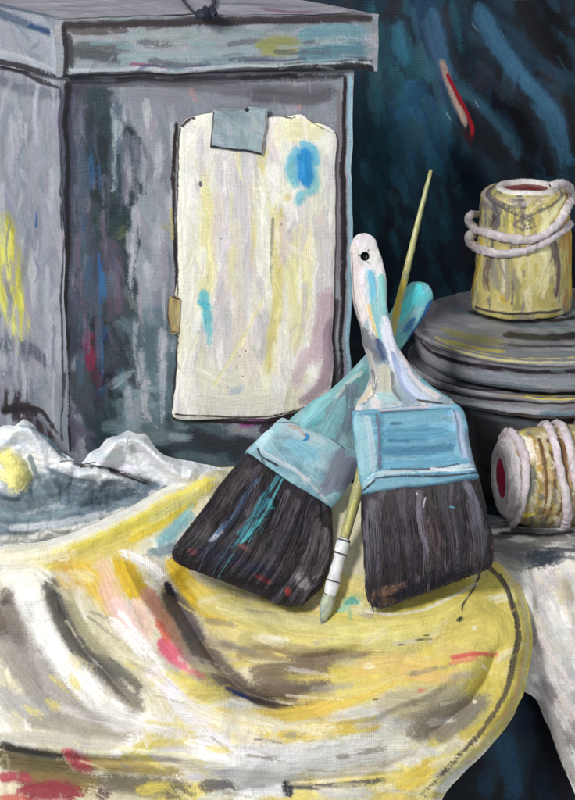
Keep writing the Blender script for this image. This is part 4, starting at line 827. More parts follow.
    for k in range(120):
        x = rng.uniform(0, 520); y = rng.uniform(570, 795); l = rng.uniform(14, 60); A_ = math.radians(60-x/5+rng.normal()*14)
        S([(x, y), (x+math.cos(A_)*l, y+math.sin(A_)*l*.7)], rng.uniform(3, 11), [g(242, 240, 236), g(222, 212, 168), g(176, 168, 150), g(222, 206, 120), g(206, 200, 196), g(140, 132, 118), g(230, 220, 190)][rng.integers(7)], .6, dry=.56, h=.4)
    # hem seam
    S([(488, 566), (505, 584), (515, 610), (517, 640), (512, 672), (502, 698), (486, 726), (464, 752), (440, 778), (420, 800)], 6.5, g(78, 70, 58), .85, dry=.4, taper=.3)
    S([(500, 574), (512, 598), (515, 640), (508, 680)], 2.6, g(48, 46, 44), .8, dry=.35)
    S([(503, 568), (522, 596), (527, 640), (522, 680), (505, 716), (480, 748)], 5, g(206, 196, 150), .8, dry=.35)
    S([(524, 660), (514, 696), (500, 720)], 3, g(226, 170, 120), .7, dry=.3)
    # drip of dark paint, white spatters
    S([(479, 560), (479, 575), (474, 590), (465, 604), (462, 612)], 2.4, g(66, 66, 62), .95, dry=0, taper=.1, h=.6); S([(457, 622), (462, 619)], 5.5, g(42, 44, 46), .97, dry=0, taper=.3, h=.8)
    for x, y, w in [(474, 628, 7), (474, 700, 5), (482, 666, 4), (417, 638, 3), (430, 640, 4)]: S([(x, y), (x+1.2, y+2.5)], w, g(232, 222, 206), .9, dry=.05, h=.6)
    for x, y in [(418, 640), (424, 636), (398, 645), (372, 700)]: S([(x, y), (x+6, y-1)], 2, g(90, 84, 60), .8, dry=.3)
    # green-teal dab and pale stroke under the bristles
    S([(345, 604), (354, 600), (362, 606)], 13, g(86, 160, 146), .85, dry=.35); S([(350, 610), (352, 622)], 5, g(140, 182, 140), .6, dry=.4); S([(338, 612), (350, 606)], 8, g(150, 196, 176), .7)
    S([(366, 612), (400, 614), (440, 604), (478, 584)], 4, g(234, 230, 222), .8, dry=.3)
    build('yellow_cloth', [p], M_cloth, solid=.0022, label='yellow and white paint-smeared cloth in large folds with painted shade, brushes resting on it', cat='cloth')
yellow()
# white crumpled cloth at the left back
def y_white(x, y):
    Y = np.interp(y, [410, 440, 480, 530, 580, 640], [-.010, -.016, -.030, -.060, -.07, -.08])
    D = ridge(x, y, np.zeros(np.shape(x)), [([(-10, 432), (20, 428), (60, 455), (80, 470)], 12, 14), ([(95, 460), (130, 440), (165, 462), (200, 480)], 12, 16), ([(90, 505), (130, 492), (170, 500), (190, 490)], 13, -14), ([(30, 470), (50, 500), (90, 515), (130, 512)], 12, -10), ([(0, 520), (50, 530), (110, 520)], 10, 8), ([(6, 450), (14, 470), (10, 500)], 14, 12), ([(60, 462), (100, 474), (140, 480)], 7, 8)])
    for pts, w, h in [([(24, 422), (36, 440), (44, 470), (60, 500)], 7, 12), ([(24, 422), (8, 440), (-10, 452)], 6, 9), ([(122, 432), (112, 450), (96, 470), (70, 478)], 7, 11), ([(132, 432), (152, 452), (176, 474), (200, 486)], 7, 12), ([(128, 434), (130, 460), (146, 484)], 5, 7), ([(78, 466), (110, 470), (146, 486)], 4, -9), ([(60, 456), (74, 470), (70, 490)], 4, -7), ([(20, 450), (30, 470), (34, 500)], 4, -7), ([(90, 500), (140, 504), (180, 492)], 6, 7)]:
        d, cx, cy, s_ = dist_poly(x, y, pts); D = D+h/1000*np.exp(1-np.sqrt(1+(d/w*1.6)**2))*np.clip(np.minimum(s_, 1-s_)*6+.4, 0, 1)
    return Y-D-.007*(fbm(x/26, y/26)-.5)-.004*np.abs(fbm(x/11+5, y/11)-.5)*2
def white():
    out = [(-30, 438), (-10, 432), (6, 425), (16, 426), (24, 420), (33, 424), (40, 433), (50, 437), (60, 450), (72, 457), (80, 463), (90, 452), (98, 449), (108, 438), (118, 436), (127, 430), (138, 434), (146, 434), (152, 444), (162, 454), (185, 461), (210, 466), (240, 474), (232, 500), (200, 540), (120, 580), (-30, 600)]
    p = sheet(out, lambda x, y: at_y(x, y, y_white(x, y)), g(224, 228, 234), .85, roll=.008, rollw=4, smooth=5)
    F = p.fill; S = p.S
    F(70, 11, 40, 25, [g(240, 242, 246), g(226, 230, 238), g(206, 214, 224), g(244, 244, 246)], box=(-10, 420, 240, 500), a=.85)
    p.R([(74, 463), (92, 466), (110, 470), (130, 476), (150, 487)], 5, g(46, 42, 44), 5, 2.5); p.R([(40, 432), (52, 444), (66, 457)], 5, g(96, 112, 124), 4, 3); p.R([(-5, 478), (20, 490), (40, 500)], 6, g(110, 120, 130), 4, 5); p.R([(60, 500), (100, 498), (140, 494)], 12, g(76, 92, 104), 5, 6)
    F(60, 13, 60, -6, [g(122, 138, 150), g(150, 162, 172), g(96, 110, 122), g(176, 182, 188)], box=(20, 478, 160, 530), a=.8)  # dark lines and blue greys put crease shade into the colour
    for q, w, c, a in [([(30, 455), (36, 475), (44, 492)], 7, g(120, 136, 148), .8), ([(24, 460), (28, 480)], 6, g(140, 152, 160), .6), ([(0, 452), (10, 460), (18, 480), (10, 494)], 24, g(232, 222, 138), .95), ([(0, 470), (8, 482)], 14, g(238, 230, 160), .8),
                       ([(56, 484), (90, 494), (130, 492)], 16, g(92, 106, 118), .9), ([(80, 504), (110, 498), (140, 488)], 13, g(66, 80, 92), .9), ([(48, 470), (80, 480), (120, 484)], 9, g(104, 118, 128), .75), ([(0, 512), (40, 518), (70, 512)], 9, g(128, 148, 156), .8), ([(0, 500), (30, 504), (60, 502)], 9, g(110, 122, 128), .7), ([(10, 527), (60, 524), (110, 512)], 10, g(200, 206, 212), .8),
                       ([(80, 466), (100, 466), (124, 476), (145, 484)], 3.2, g(44, 40, 40), .9), ([(78, 464), (96, 462)], 2.4, g(60, 54, 56), .8), ([(140, 478), (150, 486)], 3, g(90, 76, 70), .7), ([(60, 462), (72, 460), (82, 463)], 3, g(70, 70, 76), .7), ([(40, 434), (52, 442), (62, 452)], 4, g(120, 150, 164), .8), ([(20, 426), (36, 430), (48, 440)], 3, g(130, 156, 170), .7),
                       ([(106, 450), (124, 444), (136, 440)], 9, g(236, 236, 242), .9), ([(140, 446), (156, 462), (180, 474)], 11, g(232, 230, 238), .9), ([(120, 470), (140, 472)], 10, g(222, 220, 232), .8), ([(130, 436), (126, 450)], 1.6, g(90, 110, 130), .7), ([(170, 476), (200, 480), (225, 478)], 13, g(238, 238, 240), .95), ([(150, 494), (180, 486)], 9, g(210, 206, 210), .7), ([(0, 540), (40, 536), (90, 526), (130, 505)], 12, g(222, 222, 214), .85), ([(100, 520), (140, 503), (165, 492)], 5, g(110, 116, 120), .6)]:
        S(q, w, c, a, dry=.3, taper=.4, h=.4)
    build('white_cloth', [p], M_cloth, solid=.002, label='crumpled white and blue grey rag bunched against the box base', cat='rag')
white()
# pale cloth on the right
def y_pale(x, y):
    Y = np.interp(y, [500, 520, 552, 580, 640, 700, 800], [.015, -.012, -.088, -.112, -.128, -.135, -.138])
    D = ridge(x, y, np.zeros(np.shape(x)), [([(520, 590), (545, 640), (580, 700)], 13, 10), ([(560, 570), (570, 620), (590, 660)], 10, 8), ([(500, 545), (540, 556), (585, 548)], 8, 3)])
    return Y-D*np.clip((y-540)/30, 0, 1)-.004*(fbm(x/22, y/22)-.5)
def pale():
    out = [(470, 512), (500, 516), (540, 522), (600, 520), (625, 560), (625, 830), (590, 815), (566, 775), (550, 734), (540, 710), (533, 697), (515, 690), (480, 690), (455, 640), (452, 560)]
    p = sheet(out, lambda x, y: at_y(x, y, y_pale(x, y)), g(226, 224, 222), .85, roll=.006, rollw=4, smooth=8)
    F = p.fill; S = p.S
    F(60, 12, 40, 50, [g(236, 234, 230), g(222, 218, 218), g(226, 218, 200), g(206, 204, 204)], box=(500, 555, 590, 700), a=.85)
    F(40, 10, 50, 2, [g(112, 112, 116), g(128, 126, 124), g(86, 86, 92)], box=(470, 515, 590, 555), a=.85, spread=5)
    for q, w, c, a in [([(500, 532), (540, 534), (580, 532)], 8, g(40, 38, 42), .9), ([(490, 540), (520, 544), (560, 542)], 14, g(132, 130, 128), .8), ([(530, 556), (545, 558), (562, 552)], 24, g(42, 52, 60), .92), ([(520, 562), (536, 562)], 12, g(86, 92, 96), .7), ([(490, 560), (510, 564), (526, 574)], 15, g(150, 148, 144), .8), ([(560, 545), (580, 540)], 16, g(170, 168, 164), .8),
                       ([(530, 590), (545, 615), (566, 650)], 20, g(222, 220, 216), .9), ([(560, 580), (572, 610)], 18, g(208, 196, 170), .8), ([(570, 640), (580, 660)], 18, g(226, 222, 214), .8), ([(540, 640), (550, 656)], 16, g(206, 184, 180), .6), ([(536, 600), (540, 640), (544, 690)], 9, g(196, 192, 196), .7), ([(546, 680), (562, 712), (580, 760)], 20, g(150, 142, 142), .9), ([(534, 684), (546, 712), (562, 750), (578, 790)], 10, g(176, 170, 166), .9), ([(548, 672), (566, 700), (582, 716)], 8, g(226, 222, 222), .8),
                       ([(533, 697), (548, 730), (566, 775)], 2.6, g(96, 92, 92), .7), ([(530, 566), (536, 600), (534, 650)], 5, g(150, 140, 120), .6)]:
        S(q, w, c, a, dry=.3, taper=.4, h=.35)
    for k in range(40):
        x = rng.uniform(528, 580); y = rng.uniform(565, 720); l_ = rng.uniform(12, 40)
        S([(x, y), (x+l_*.3, y+l_*.5), (x+l_*.5, y+l_)], rng.uniform(4, 12), [g(244, 242, 238), g(226, 216, 200), g(196, 190, 192), g(236, 222, 220)][rng.integers(4)], .65, dry=.5, h=.4)
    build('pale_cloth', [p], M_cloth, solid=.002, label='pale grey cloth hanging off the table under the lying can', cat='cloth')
pale()
# ================================================================== BRUSHES
def mean_st(e, name): pass
def brushA():
    Yf = lambda y: np.interp(y, [232, 410, 480, 612], [-.034, -.098, -.122, -.170])
    ctr = at_y(np.array(428.), np.array(600.), -.17)
    e = empty('flat_brush', tuple(ctr), 'wide upright paintbrush with white blue handle, blue ferrule and black bristles', 'paintbrush', 'wide flat paintbrushes')
    st = [(360, 233, 363, 233, 1, 0), (356, 234.5, 368, 234.5, 5, 0), (351.5, 239, 374, 239, 9, 0), (349.5, 249, 378, 249, 11, 0), (350, 265, 382, 265, 12, 0), (352, 285, 386, 285, 12.5, 0), (355.5, 305, 388, 305, 13, 0), (360, 325, 391.5, 325, 13.5, 0), (363, 345, 397, 344, 14, 0), (367, 362, 406, 360, 15, 0), (369, 377, 418, 374, 16, 0), (365, 391, 434, 388, 17, 0), (357, 402, 450, 399, 18, 0), (355, 412, 456, 408, 18, 0)]
    st = [s[:5]+(float(Yf((s[1]+s[3])/2)),) for s in st]
    p = loft(st, g(214, 208, 208), 280, 190, .75)
    # hanging hole: a real dent through the front skin
    d = np.hypot(p.PX-364, (p.PY-255.5)); k = sst((4.2-d)/1.4)*p.front; rr = DIRV
    p.P = p.P+rr*(k*.0075)[..., None]; p.PX, p.PY = proj(p.P)
    F = p.fill; S = p.S
    F(70, 8, 34, 84, [g(222, 214, 212), g(206, 200, 204), g(228, 224, 222), g(196, 196, 204)], box=(345, 230, 390, 330), a=.85)
    F(60, 8, 34, 80, [g(160, 178, 186), g(182, 190, 196), g(140, 160, 172)], box=(355, 330, 450, 410), a=.8)
    for q, w, c, a in [([(352, 245), (354, 280), (362, 320)], 10, g(212, 198, 196), .85), ([(369, 270), (374, 295), (378, 325)], 8, g(108, 178, 204), .95), ([(380, 275), (384, 300), (386, 318)], 8, g(136, 202, 200), .9), ([(376, 300), (382, 330), (386, 350)], 12, g(150, 196, 196), .85), ([(376, 320), (380, 345)], 8, g(120, 190, 198), .7), ([(360, 290), (368, 310), (376, 340)], 7, g(222, 214, 204), .8), ([(370, 305), (374, 325), (378, 338)], 4, g(220, 190, 130), .8),
                       ([(354, 300), (360, 325), (370, 355)], 8, g(130, 124, 124), .85), ([(363, 330), (370, 350), (380, 366)], 13, g(96, 98, 106), .85), ([(378, 340), (382, 352), (388, 366)], 11, g(54, 70, 104), .92), ([(372, 335), (376, 348)], 6, g(120, 120, 128), .7), ([(386, 318), (390, 345), (400, 375), (424, 400)], 12, g(222, 224, 238), .95), ([(394, 355), (408, 385), (432, 405)], 9, g(196, 208, 232), .85), ([(392, 352), (400, 380), (414, 402)], 5, g(146, 162, 196), .85), ([(400, 352), (412, 375), (436, 398)], 5, g(226, 214, 216), .8),
                       ([(366, 350), (374, 375), (368, 400)], 9, g(168, 166, 164), .85), ([(384, 368), (386, 385), (384, 404)], 17, g(190, 186, 166), .85), ([(378, 395), (390, 398), (398, 404)], 13, g(160, 196, 200), .8), ([(372, 370), (374, 388), (364, 404)], 4, g(84, 88, 92), .7), ([(391, 372), (394, 390), (400, 402)], 4, g(104, 108, 116), .7), ([(356, 405), (366, 396), (372, 384)], 7, g(216, 196, 170), .8), ([(420, 378), (436, 390), (452, 400)], 7, g(104, 168, 178), .9), ([(406, 356), (414, 366)], 5, g(196, 130, 110), .6), ([(416, 400), (436, 403), (444, 404)], 3, g(50, 46, 50), .85),
                       ([(351, 252), (353, 280), (361, 318)], 2.2, g(110, 104, 108), .6), ([(352, 262), (350, 246), (357, 237)], 2.5, g(190, 182, 184), .6)]:
        S(q, w, c, a, dry=.25, taper=.45, h=.4)
    p.flush(); p.smk = 0; k2 = (d < 4.6)[..., None]*p.front[..., None]; p.col = np.where(k2, np.array(g(14, 20, 26)), p.col)  # dent coloured near black: shade of the hole put into colour
    S([(357, 254), (361, 255)], 2, g(60, 60, 66), .8, dry=.3); S([(367, 251), (369, 249)], 1.6, g(60, 60, 66), .8); S([(366, 261), (368, 263)], 1.6, g(70, 70, 76), .7)
    hd = build('handle', [p], M_gloss, e)
    st = [(353, 411, 452, 403, 14, 0), (352.5, 413, 456, 404.5, 20, 0), (353, 425, 462, 412, 21, 0), (355, 445, 467, 432, 21, 0), (358, 470, 472, 456, 21, 0), (362, 491, 476.5, 474, 21, 0), (362.5, 494, 477.5, 477, 20, 0), (364, 494, 476, 477.5, 15, 0)]
    st = [s[:5]+(float(Yf((s[1]+s[3])/2)),) for s in st]
    p = loft(st, g(110, 160, 184), 130, 300, .38, wob=.001)
    # raised border, pressed centre panel
    panel = [(379, 412), (450, 407), (462, 466), (380, 472)]
    dd, *_ = dist_poly(p.PX, p.PY, panel, True); ins = inside(p.PX, p.PY, panel) & p.front
    p.P = p.P-p.N*(.0016*sst(np.where(ins, dd, 0)/5))[..., None]
    F = p.fill; S = p.S
    F(60, 8, 60, -4, [g(100, 158, 186), g(118, 172, 196), g(86, 144, 172), g(132, 178, 196)], a=.8, spread=5)
    for q, w, c, a in [([(384, 420), (415, 417), (448, 414)], 12, g(112, 164, 184), .9), ([(384, 436), (420, 434), (454, 432)], 12, g(88, 148, 176), .9), ([(384, 452), (420, 451), (458, 448)], 9, g(70, 124, 156), .9), ([(388, 441), (410, 441)], 4, g(62, 110, 142), .8), ([(390, 425), (400, 424)], 4, g(60, 104, 130), .7), ([(384, 464), (420, 463), (458, 458)], 9, g(104, 162, 188), .9),
                       ([(358, 418), (362, 450), (366, 484)], 14, g(146, 190, 200), .9), ([(366, 416), (372, 445), (374, 476)], 8, g(172, 196, 206), .85), ([(376, 414), (380, 440), (380, 470)], 4, g(96, 100, 124), .85), ([(378, 411), (400, 409), (450, 405)], 3, g(196, 176, 184), .85), ([(376, 408), (420, 405), (452, 403)], 2, g(150, 110, 110), .8), ([(380, 413), (410, 411), (450, 408)], 2, g(84, 90, 104), .75),
                       ([(454, 412), (460, 435), (466, 462)], 8, g(168, 182, 204), .9), ([(464, 430), (469, 452), (472, 470)], 6, g(124, 138, 160), .85), ([(452, 410), (457, 430), (462, 458)], 2.4, g(86, 108, 130), .75), ([(378, 474), (410, 472), (470, 466)], 5, g(190, 206, 214), .95), ([(364, 486), (374, 478), (386, 474)], 6, g(168, 200, 208), .85), ([(390, 470), (430, 468), (460, 464)], 2.4, g(58, 70, 84), .8), ([(430, 468), (450, 470), (474, 470)], 3, g(226, 226, 228), .8),
                       ([(364, 492), (372, 484), (386, 478), (476, 474)], 2.4, g(36, 36, 44), .8)]:
        S(q, w, c, a, dry=.22, taper=.35, h=.4)
    build('ferrule', [p], M_gloss, e)
    brs(e, [(365, 492, 476, 475.5, 14), (362.5, 500, 479, 484, 20), (362, 530, 486, 512, 24), (364, 560, 491, 540, 26), (366, 590, 492, 560, 25), (372, 606, 489, 567, 19), (382, 609, 480, 573, 10)], Yf,
        [([(372, 500), (366, 540), (366, 585)], 8, g(96, 92, 102)), ([(384, 490), (376, 540), (378, 580)], 6, g(84, 80, 90)), ([(404, 486), (404, 530), (410, 560)], 7, g(70, 64, 72)), ([(420, 490), (421, 530), (428, 556)], 5, g(112, 106, 118)), ([(440, 484), (448, 520), (452, 556)], 6, g(62, 58, 66)), ([(464, 482), (474, 500), (480, 530)], 6, g(108, 108, 124)), ([(470, 500), (478, 530), (480, 560)], 8, g(84, 82, 92)), ([(430, 520), (440, 560)], 10, g(70, 54, 56)), ([(390, 520), (392, 570)], 8, g(54, 50, 58)), ([(455, 500), (462, 545)], 7, g(36, 32, 38)),
         ([(372, 600), (395, 590), (410, 584)], 8, g(112, 84, 66)), ([(376, 603), (420, 592), (480, 566)], 14, g(20, 18, 30)), ([(385, 606), (420, 596), (460, 580)], 9, g(24, 26, 52)), ([(378, 594), (400, 588)], 6, g(120, 88, 66)), ([(380, 602), (400, 600)], 7, g(92, 70, 52)), ([(398, 606), (410, 603)], 5, g(36, 46, 90)), ([(380, 485), (430, 479), (474, 479)], 4, g(26, 24, 28)), ([(426, 498), (424, 510)], 1.5, g(200, 200, 206)), ([(416, 494), (418, 496)], 2, g(190, 190, 200)), ([(450, 507), (455, 508)], 2, g(90, 150, 170)), ([(492, 540), (493, 552)], 5, g(206, 130, 116))])  # low navy and brown marks paint the shaded underside
def brs(e, st, Yf, marks, seedcol=None, Ynorm=None, nh=800):
    st = [tuple(s)+(float(Yf((s[1]+s[3])/2)),) for s in st]
    p = loft(st, g(44, 38, 44), 240, 330, .5, wob=.002)
    # clumped grooves along the bristles
    gsc = vn(p.U*.22, p.V*.012)*.6+vn(p.U*.6, p.V*.02)*.4
    p.P = p.P+p.N*((gsc-.5)*.0035)[..., None]*np.linspace(.2, 1, p.P.shape[0])[:, None, None]
    p.normals(); p.PX, p.PY = proj(p.P)
    p.fill(190, 4.5, 55, 90, [g(33, 28, 32), g(46, 40, 46), g(22, 18, 22), g(66, 60, 68), g(42, 32, 34), g(30, 28, 38), g(86, 80, 92)], a=.8, spread=4, h=.4, nohid=False)
    for q, w, c in marks: p.S(q, w*1.25, c, .85, dry=.3, taper=.6, h=.5)
    p.flush(.6)
    nv, nu = p.U.shape
    def spec(k):
        j = rng.integers(nu); i0 = rng.integers(0, int(nv*.75)); ln = rng.integers(int(nv*.2), int(nv*.55)); i1 = min(nv-4, i0+ln); im = (i0+i1)//2
        o = lambda i, a: p.P[i, j]+p.N[i, j]*a
        a = o(i0, -.0004); m = o(im, rng.uniform(.0003, .0012)); b = o(i1, rng.uniform(-.0005, .0012))
        if rng.random() < .45:  # a hair that reaches past the tip
            i1 = nv-int(nv*.1); b = o(i1, .0003)+(p.P[int(nv*.85), j]-p.P[int(nv*.6), j])*rng.uniform(.04, .2)+rng.normal(size=3)*.001; m = o(int((i0+i1)/2), .0007)
        c = p.col[i0, j]*rng.uniform(.8, 1.25)+rng.uniform(0, .03)
        return a, m, b, c, rng.uniform(.00022, .00055)
    build('bristles', [p], M_bris, e, raw=[hairs(spec, nh, None)])
brushA()
def brushB():
    # depth runs along the brush axis: s = 0 at the handle tip (423,284), growing towards the bristles
    ux, uy = -.50, .866
    def Yf2(x, y): s = (x-425)*ux+(y-284)*uy; return np.interp(s, [0, 180, 260, 330, 400], [.004, -.054, -.092, -.132, -.155])
    e = empty('flat_brush', tuple(at_y(np.array(260.), np.array(590.), -.135)), 'wide leaning paintbrush with teal handle, its black bristles streaked with turquoise', 'paintbrush', 'wide flat paintbrushes')
    def mk(c): 
        out = []
        for (cx, cy, hw, th, *r) in c:
            px_, py_ = (r if r else (.866, .50)); n = math.hypot(px_, py_); px_ /= n; py_ /= n
            out.append((cx-hw*px_, cy-hw*py_, cx+hw*px_, cy+hw*py_, th, float(Yf2(cx, cy))))
        return out
    st = mk([(425.5, 283, .6, 1), (424.5, 284.5, 7, 6), (421.5, 289, 12.5, 10), (416.5, 297, 15.5, 12), (410, 308, 16, 13), (402, 322, 15, 13), (392, 338, 13.5, 13), (380, 356, 13, 13), (366, 376, 15, 14), (351, 397, 20, 15), (338, 415, 28, 16), (326, 433, 37, 16), (318, 446, 41, 16)])
    p = loft(st, g(110, 184, 190), 280, 190, .8)
    F = p.fill; S = p.S
    F(70, 7, 30, 90, [g(104, 186, 196), g(124, 196, 202), g(92, 168, 180), g(136, 190, 192)], a=.8)
    p.smk = .5; F(70, 7, 30, 90, [g(130, 158, 166), g(118, 136, 148), g(150, 176, 180), g(112, 160, 166)], box=(290, 352, 380, 460), a=.9)
    for q, w, c, a in [([(420, 286), (408, 304), (398, 322)], 11, g(88, 214, 222), .95), ([(426, 292), (416, 308)], 8, g(104, 206, 216), .9), ([(431, 300), (420, 322), (406, 342)], 7, g(40, 92, 150), .95), ([(414, 318), (404, 334)], 8, g(60, 120, 172), .85), ([(398, 330), (394, 340)], 9, g(110, 190, 190), .85), ([(364, 365), (340, 385), (318, 405)], 9, g(126, 176, 180), .85), ([(366, 370), (350, 388)], 7, g(90, 150, 152), .8), ([(362, 372), (348, 384), (334, 400)], 4, g(196, 202, 200), .7),
                       ([(352, 385), (350, 410), (346, 440)], 15, g(108, 122, 136), .85), ([(330, 395), (310, 415), (296, 425)], 13, g(132, 192, 198), .9), ([(345, 400), (330, 430), (320, 445)], 15, g(126, 176, 184), .8), ([(358, 400), (360, 420)], 9, g(150, 196, 200), .8), ([(346, 384), (347, 410)], 2, g(96, 110, 120), .7)]:
        S(q, w, c, a, dry=.25, taper=.45, h=.35)
    build('handle', [p], M_gloss, e)
    st = [(283, 417, 364, 456, 12), (280, 418, 364, 459, 18), (275, 423, 360, 467, 19), (262, 435, 349, 485, 19), (250, 447, 337, 503, 19), (245.5, 451.5, 331, 509, 18), (247, 452, 330, 509, 13)]
    st = [tuple(s)+(float(Yf2((s[0]+s[2])/2, (s[1]+s[3])/2)),) for s in st]
    p = loft(st, g(150, 196, 206), 110, 280, .38, wob=.001)
    F = p.fill; S = p.S
    F(50, 8, 45, -5, [g(148, 184, 196), g(130, 172, 186), g(168, 194, 204), g(118, 152, 170)], a=.85, spread=12)
    for q, w, c, a in [([(272, 430), (262, 440), (262, 450)], 13, g(184, 216, 224), .9), ([(284, 424), (310, 436), (330, 446)], 12, g(182, 206, 212), .85), ([(290, 440), (308, 452), (320, 462)], 14, g(136, 192, 210), .9), ([(342, 452), (336, 470), (326, 490), (320, 498)], 17, g(122, 128, 142), .9), ([(352, 460), (346, 476), (336, 496)], 16, g(112, 116, 132), .9), ([(356, 462), (350, 476), (342, 490)], 8, g(96, 100, 116), .8), ([(252, 444), (246, 451)], 6, g(200, 196, 186), .9), ([(262, 450), (290, 466), (312, 482)], 5, g(196, 206, 214), .85), ([(258, 448), (262, 456), (280, 466)], 2.6, g(34, 34, 40), .9),
                       ([(304, 440), (309, 437), (306, 432)], 4, g(50, 130, 190), .85), ([(290, 424), (300, 428), (306, 436)], 1.8, g(186, 120, 100), .8), ([(292, 428), (302, 426)], 1.6, g(190, 130, 110), .7), ([(278, 422), (300, 422), (322, 430), (345, 450)], 2, g(60, 70, 80), .6), ([(320, 470), (318, 484), (322, 500)], 2, g(130, 160, 180), .6), ([(300, 474), (318, 490), (328, 504)], 3, g(210, 206, 206), .6)]:
        S(q, w, c, a, dry=.25, taper=.35, h=.35)
    build('ferrule', [p], M_gloss, e)
    Yg = lambda s: s
    st = [(249, 453, 328, 507, 13), (243, 458, 331, 512, 19), (226, 480, 331, 530, 23), (206, 506, 329, 560, 25), (189, 530, 322, 585, 25), (177, 545, 311, 599, 21), (174, 556, 300, 606, 15), (180, 564, 290, 608, 8)]
    brsB(e, st, Yf2)
def brsB(e, st, Yf2):
    class YY: pass
    cur = [(s[1]+s[3])/2 for s in st]; val = [float(Yf2((s[0]+s[2])/2, (s[1]+s[3])/2)) for s in st]
    Yf = lambda y: np.interp(y, cur, val)
    brs(e, st, Yf, [([(280, 474), (262, 500), (238, 535)], 4, g(66, 140, 154)), ([(284, 476), (270, 505), (246, 540)], 2.4, g(96, 186, 196)), ([(270, 498), (252, 520), (232, 548)], 4, g(60, 130, 150)), ([(273, 506), (270, 510)], 7, g(60, 180, 196)), ([(226, 520), (216, 534), (208, 542)], 4, g(140, 150, 190)), ([(222, 530), (210, 542)], 4, g(180, 186, 196)), ([(260, 520), (240, 545)], 4, g(80, 180, 190)), ([(258, 480), (240, 505), (216, 535)], 4, g(70, 90, 120)),
                    ([(300, 500), (280, 540), (262, 575)], 8, g(74, 70, 76)), ([(318, 520), (308, 560), (296, 590)], 8, g(90, 84, 88)), ([(290, 490), (270, 530)], 6, g(86, 82, 88)), ([(325, 530), (322, 560), (312, 585)], 9, g(104, 98, 100)), ([(250, 470), (220, 510), (192, 545)], 9, g(64, 58, 62)),
                    ([(184, 545), (230, 565), (290, 590)], 22, g(22, 18, 24)), ([(200, 550), (240, 562), (280, 580)], 10, g(24, 26, 48)), ([(255, 575), (275, 584)], 5, g(110, 36, 40)), ([(288, 588), (290, 596)], 4, g(170, 44, 44)), ([(190, 548), (198, 556)], 6, g(90, 40, 44)), ([(240, 545), (252, 552)], 4, g(120, 80, 76)), ([(300, 575), (308, 595)], 8, g(140, 134, 136)), ([(254, 456), (290, 474), (326, 506)], 6, g(26, 22, 24))])
brushB()
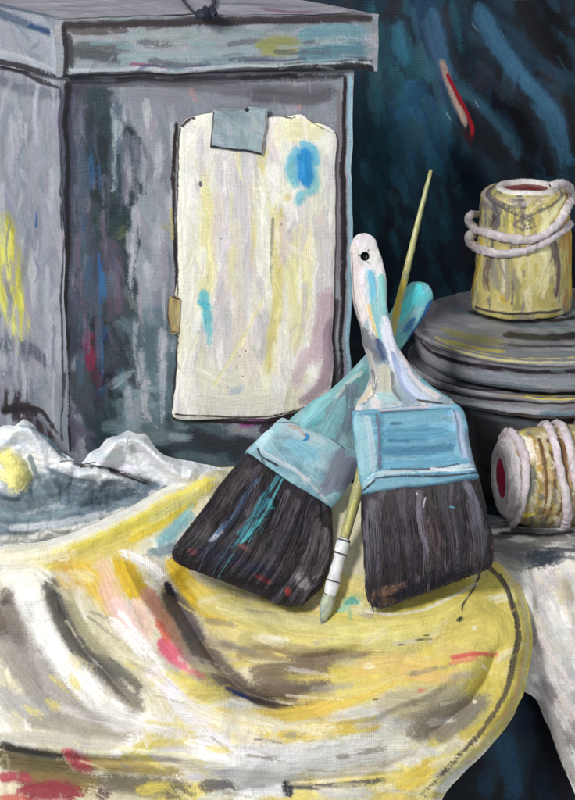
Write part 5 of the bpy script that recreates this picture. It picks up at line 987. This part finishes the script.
def brushC():
    A = (430, 173); B = (325, 621)
    def Yc(y): return np.interp(y, [172, 450, 621], [.028, -.082, -.158])
    e = empty('artist_brush', tuple(at_y(np.array(325.), np.array(621.), -.163)), 'thin artist brush with olive yellow handle and white banded ferrule', 'paintbrush')
    def pt(y): 
        x = np.interp(y, [173, 310, 490, 540, 590, 621], [430, 397, 358, 344, 331, 323]); return at_y(np.array(x), np.array(float(y)), float(Yc(y)))
    p = tube([pt(y) for y in (172, 176, 240, 310, 400, 480, 530, 546)], [.0016, .0026, .0034, .0042, .0052, .0062, .0055, .0046], g(168, 164, 108), n=36, sp=.7, wob=.06)
    p.fill(60, 4, 30, 90, [g(172, 168, 110), g(152, 150, 96), g(186, 180, 128), g(142, 146, 110)], nohid=False, spread=4)
    p.S([(430, 175), (424, 196), (416, 228), (408, 262)], 2.4, g(206, 202, 162), .8); p.S([(404, 280), (398, 300), (395, 318)], 5, g(196, 172, 50), .85); p.S([(430, 180), (420, 225), (408, 275)], 2, g(104, 116, 84), .7)
    p.S([(355, 500), (350, 520), (347, 535)], 5, g(196, 188, 112), .9); p.S([(361, 495), (353, 535)], 3, g(120, 120, 96), .7)
    p.S([(340, 538), (350, 541)], 3, g(34, 32, 36), .9)
    build('handle', [p], M_gloss, e, wk=.2)
    q = tube([pt(y) for y in (538, 541, 552, 556, 570, 580, 584, 594, 597)], [.0058, .0070, .0066, .0054, .0062, .0060, .0070, .0066, .005], g(228, 228, 228), n=36, sp=.6, wob=.03)
    q.fill(26, 4, 12, 90, [g(236, 236, 234), g(216, 216, 222), g(226, 220, 214)], nohid=False)
    for y in (540.5, 554, 581, 596):
        x = np.interp(y, [540, 590], [344, 331]); q.S([(x-7, y-2), (x, y+.3), (x+7, y+2.4)], 1.9, g(30, 28, 34), .95, dry=.05, taper=0)
    q.S([(345, 558), (341, 576)], 2, g(176, 176, 176), .6); q.S([(350, 545), (342, 580)], 1.6, g(120, 130, 134), .6)
    build('ferrule', [q], M_gloss, e, wk=.2)
    r = tube([pt(y) for y in (594, 600, 612, 621)], [.0052, .0066, .0056, .0018], g(176, 184, 160), n=30, sp=.6, wob=.1)
    r.fill(26, 2.5, 20, 90, [g(196, 200, 176), g(150, 166, 160), g(208, 206, 170)], nohid=False, spread=4)
    nv, nu = r.U.shape
    def spec(k):
        j = rng.integers(nu); a = r.P[3, j]; m = r.P[nv//2, j]+r.N[nv//2, j]*.0004; b = r.P[-3, j]+(r.P[-3, j]-r.P[nv//2, j])*rng.uniform(-.2, .5)+rng.normal(size=3)*.0008
        return a, m, b, np.array([g(196, 200, 176), g(150, 170, 168), g(214, 210, 180)][rng.integers(3)]), .0003
    build('bristles', [r], M_bris, e, raw=[hairs(spec, 130, None)], wk=.2)
brushC()
# ================================================================== CAMERA, LIGHT
cd = bpy.data.cameras.new('camera'); cam = bpy.data.objects.new('camera', cd); C.objects.link(cam)
cam.location = CAM; cam.rotation_euler = (math.pi/2-PITCH, 0, 0); cd.sensor_fit = 'HORIZONTAL'; cd.sensor_width = 36; cd.lens = 36*FP/575; cd.clip_end = 50; cd.clip_start = .05
bpy.context.scene.camera = cam
w = bpy.data.worlds.new('World'); bpy.context.scene.world = w; w.use_nodes = True
bg = w.node_tree.nodes['Background']; bg.inputs[0].default_value = (.93, .97, 1.0, 1); bg.inputs[1].default_value = .50
def area(name, loc, tgt, size, power, col):
    l = bpy.data.lights.new(name, 'AREA'); l.shape = 'SQUARE'; l.size = size; l.energy = power; l.color = col
    o = bpy.data.objects.new(name, l); C.objects.link(o); o.location = loc
    from mathutils import Vector
    o.rotation_euler = (Vector(tgt)-Vector(loc)).to_track_quat('-Z', 'Y').to_euler(); return o
area('studio_lamp', (-1.2, -1.85, 1.6), (0, 0, 0), .5, 58, (1, .98, .95))
sc = bpy.context.scene
sc.view_settings.view_transform = 'Standard'; sc.view_settings.look = 'None'; sc.view_settings.exposure = 0; sc.view_settings.gamma = 1
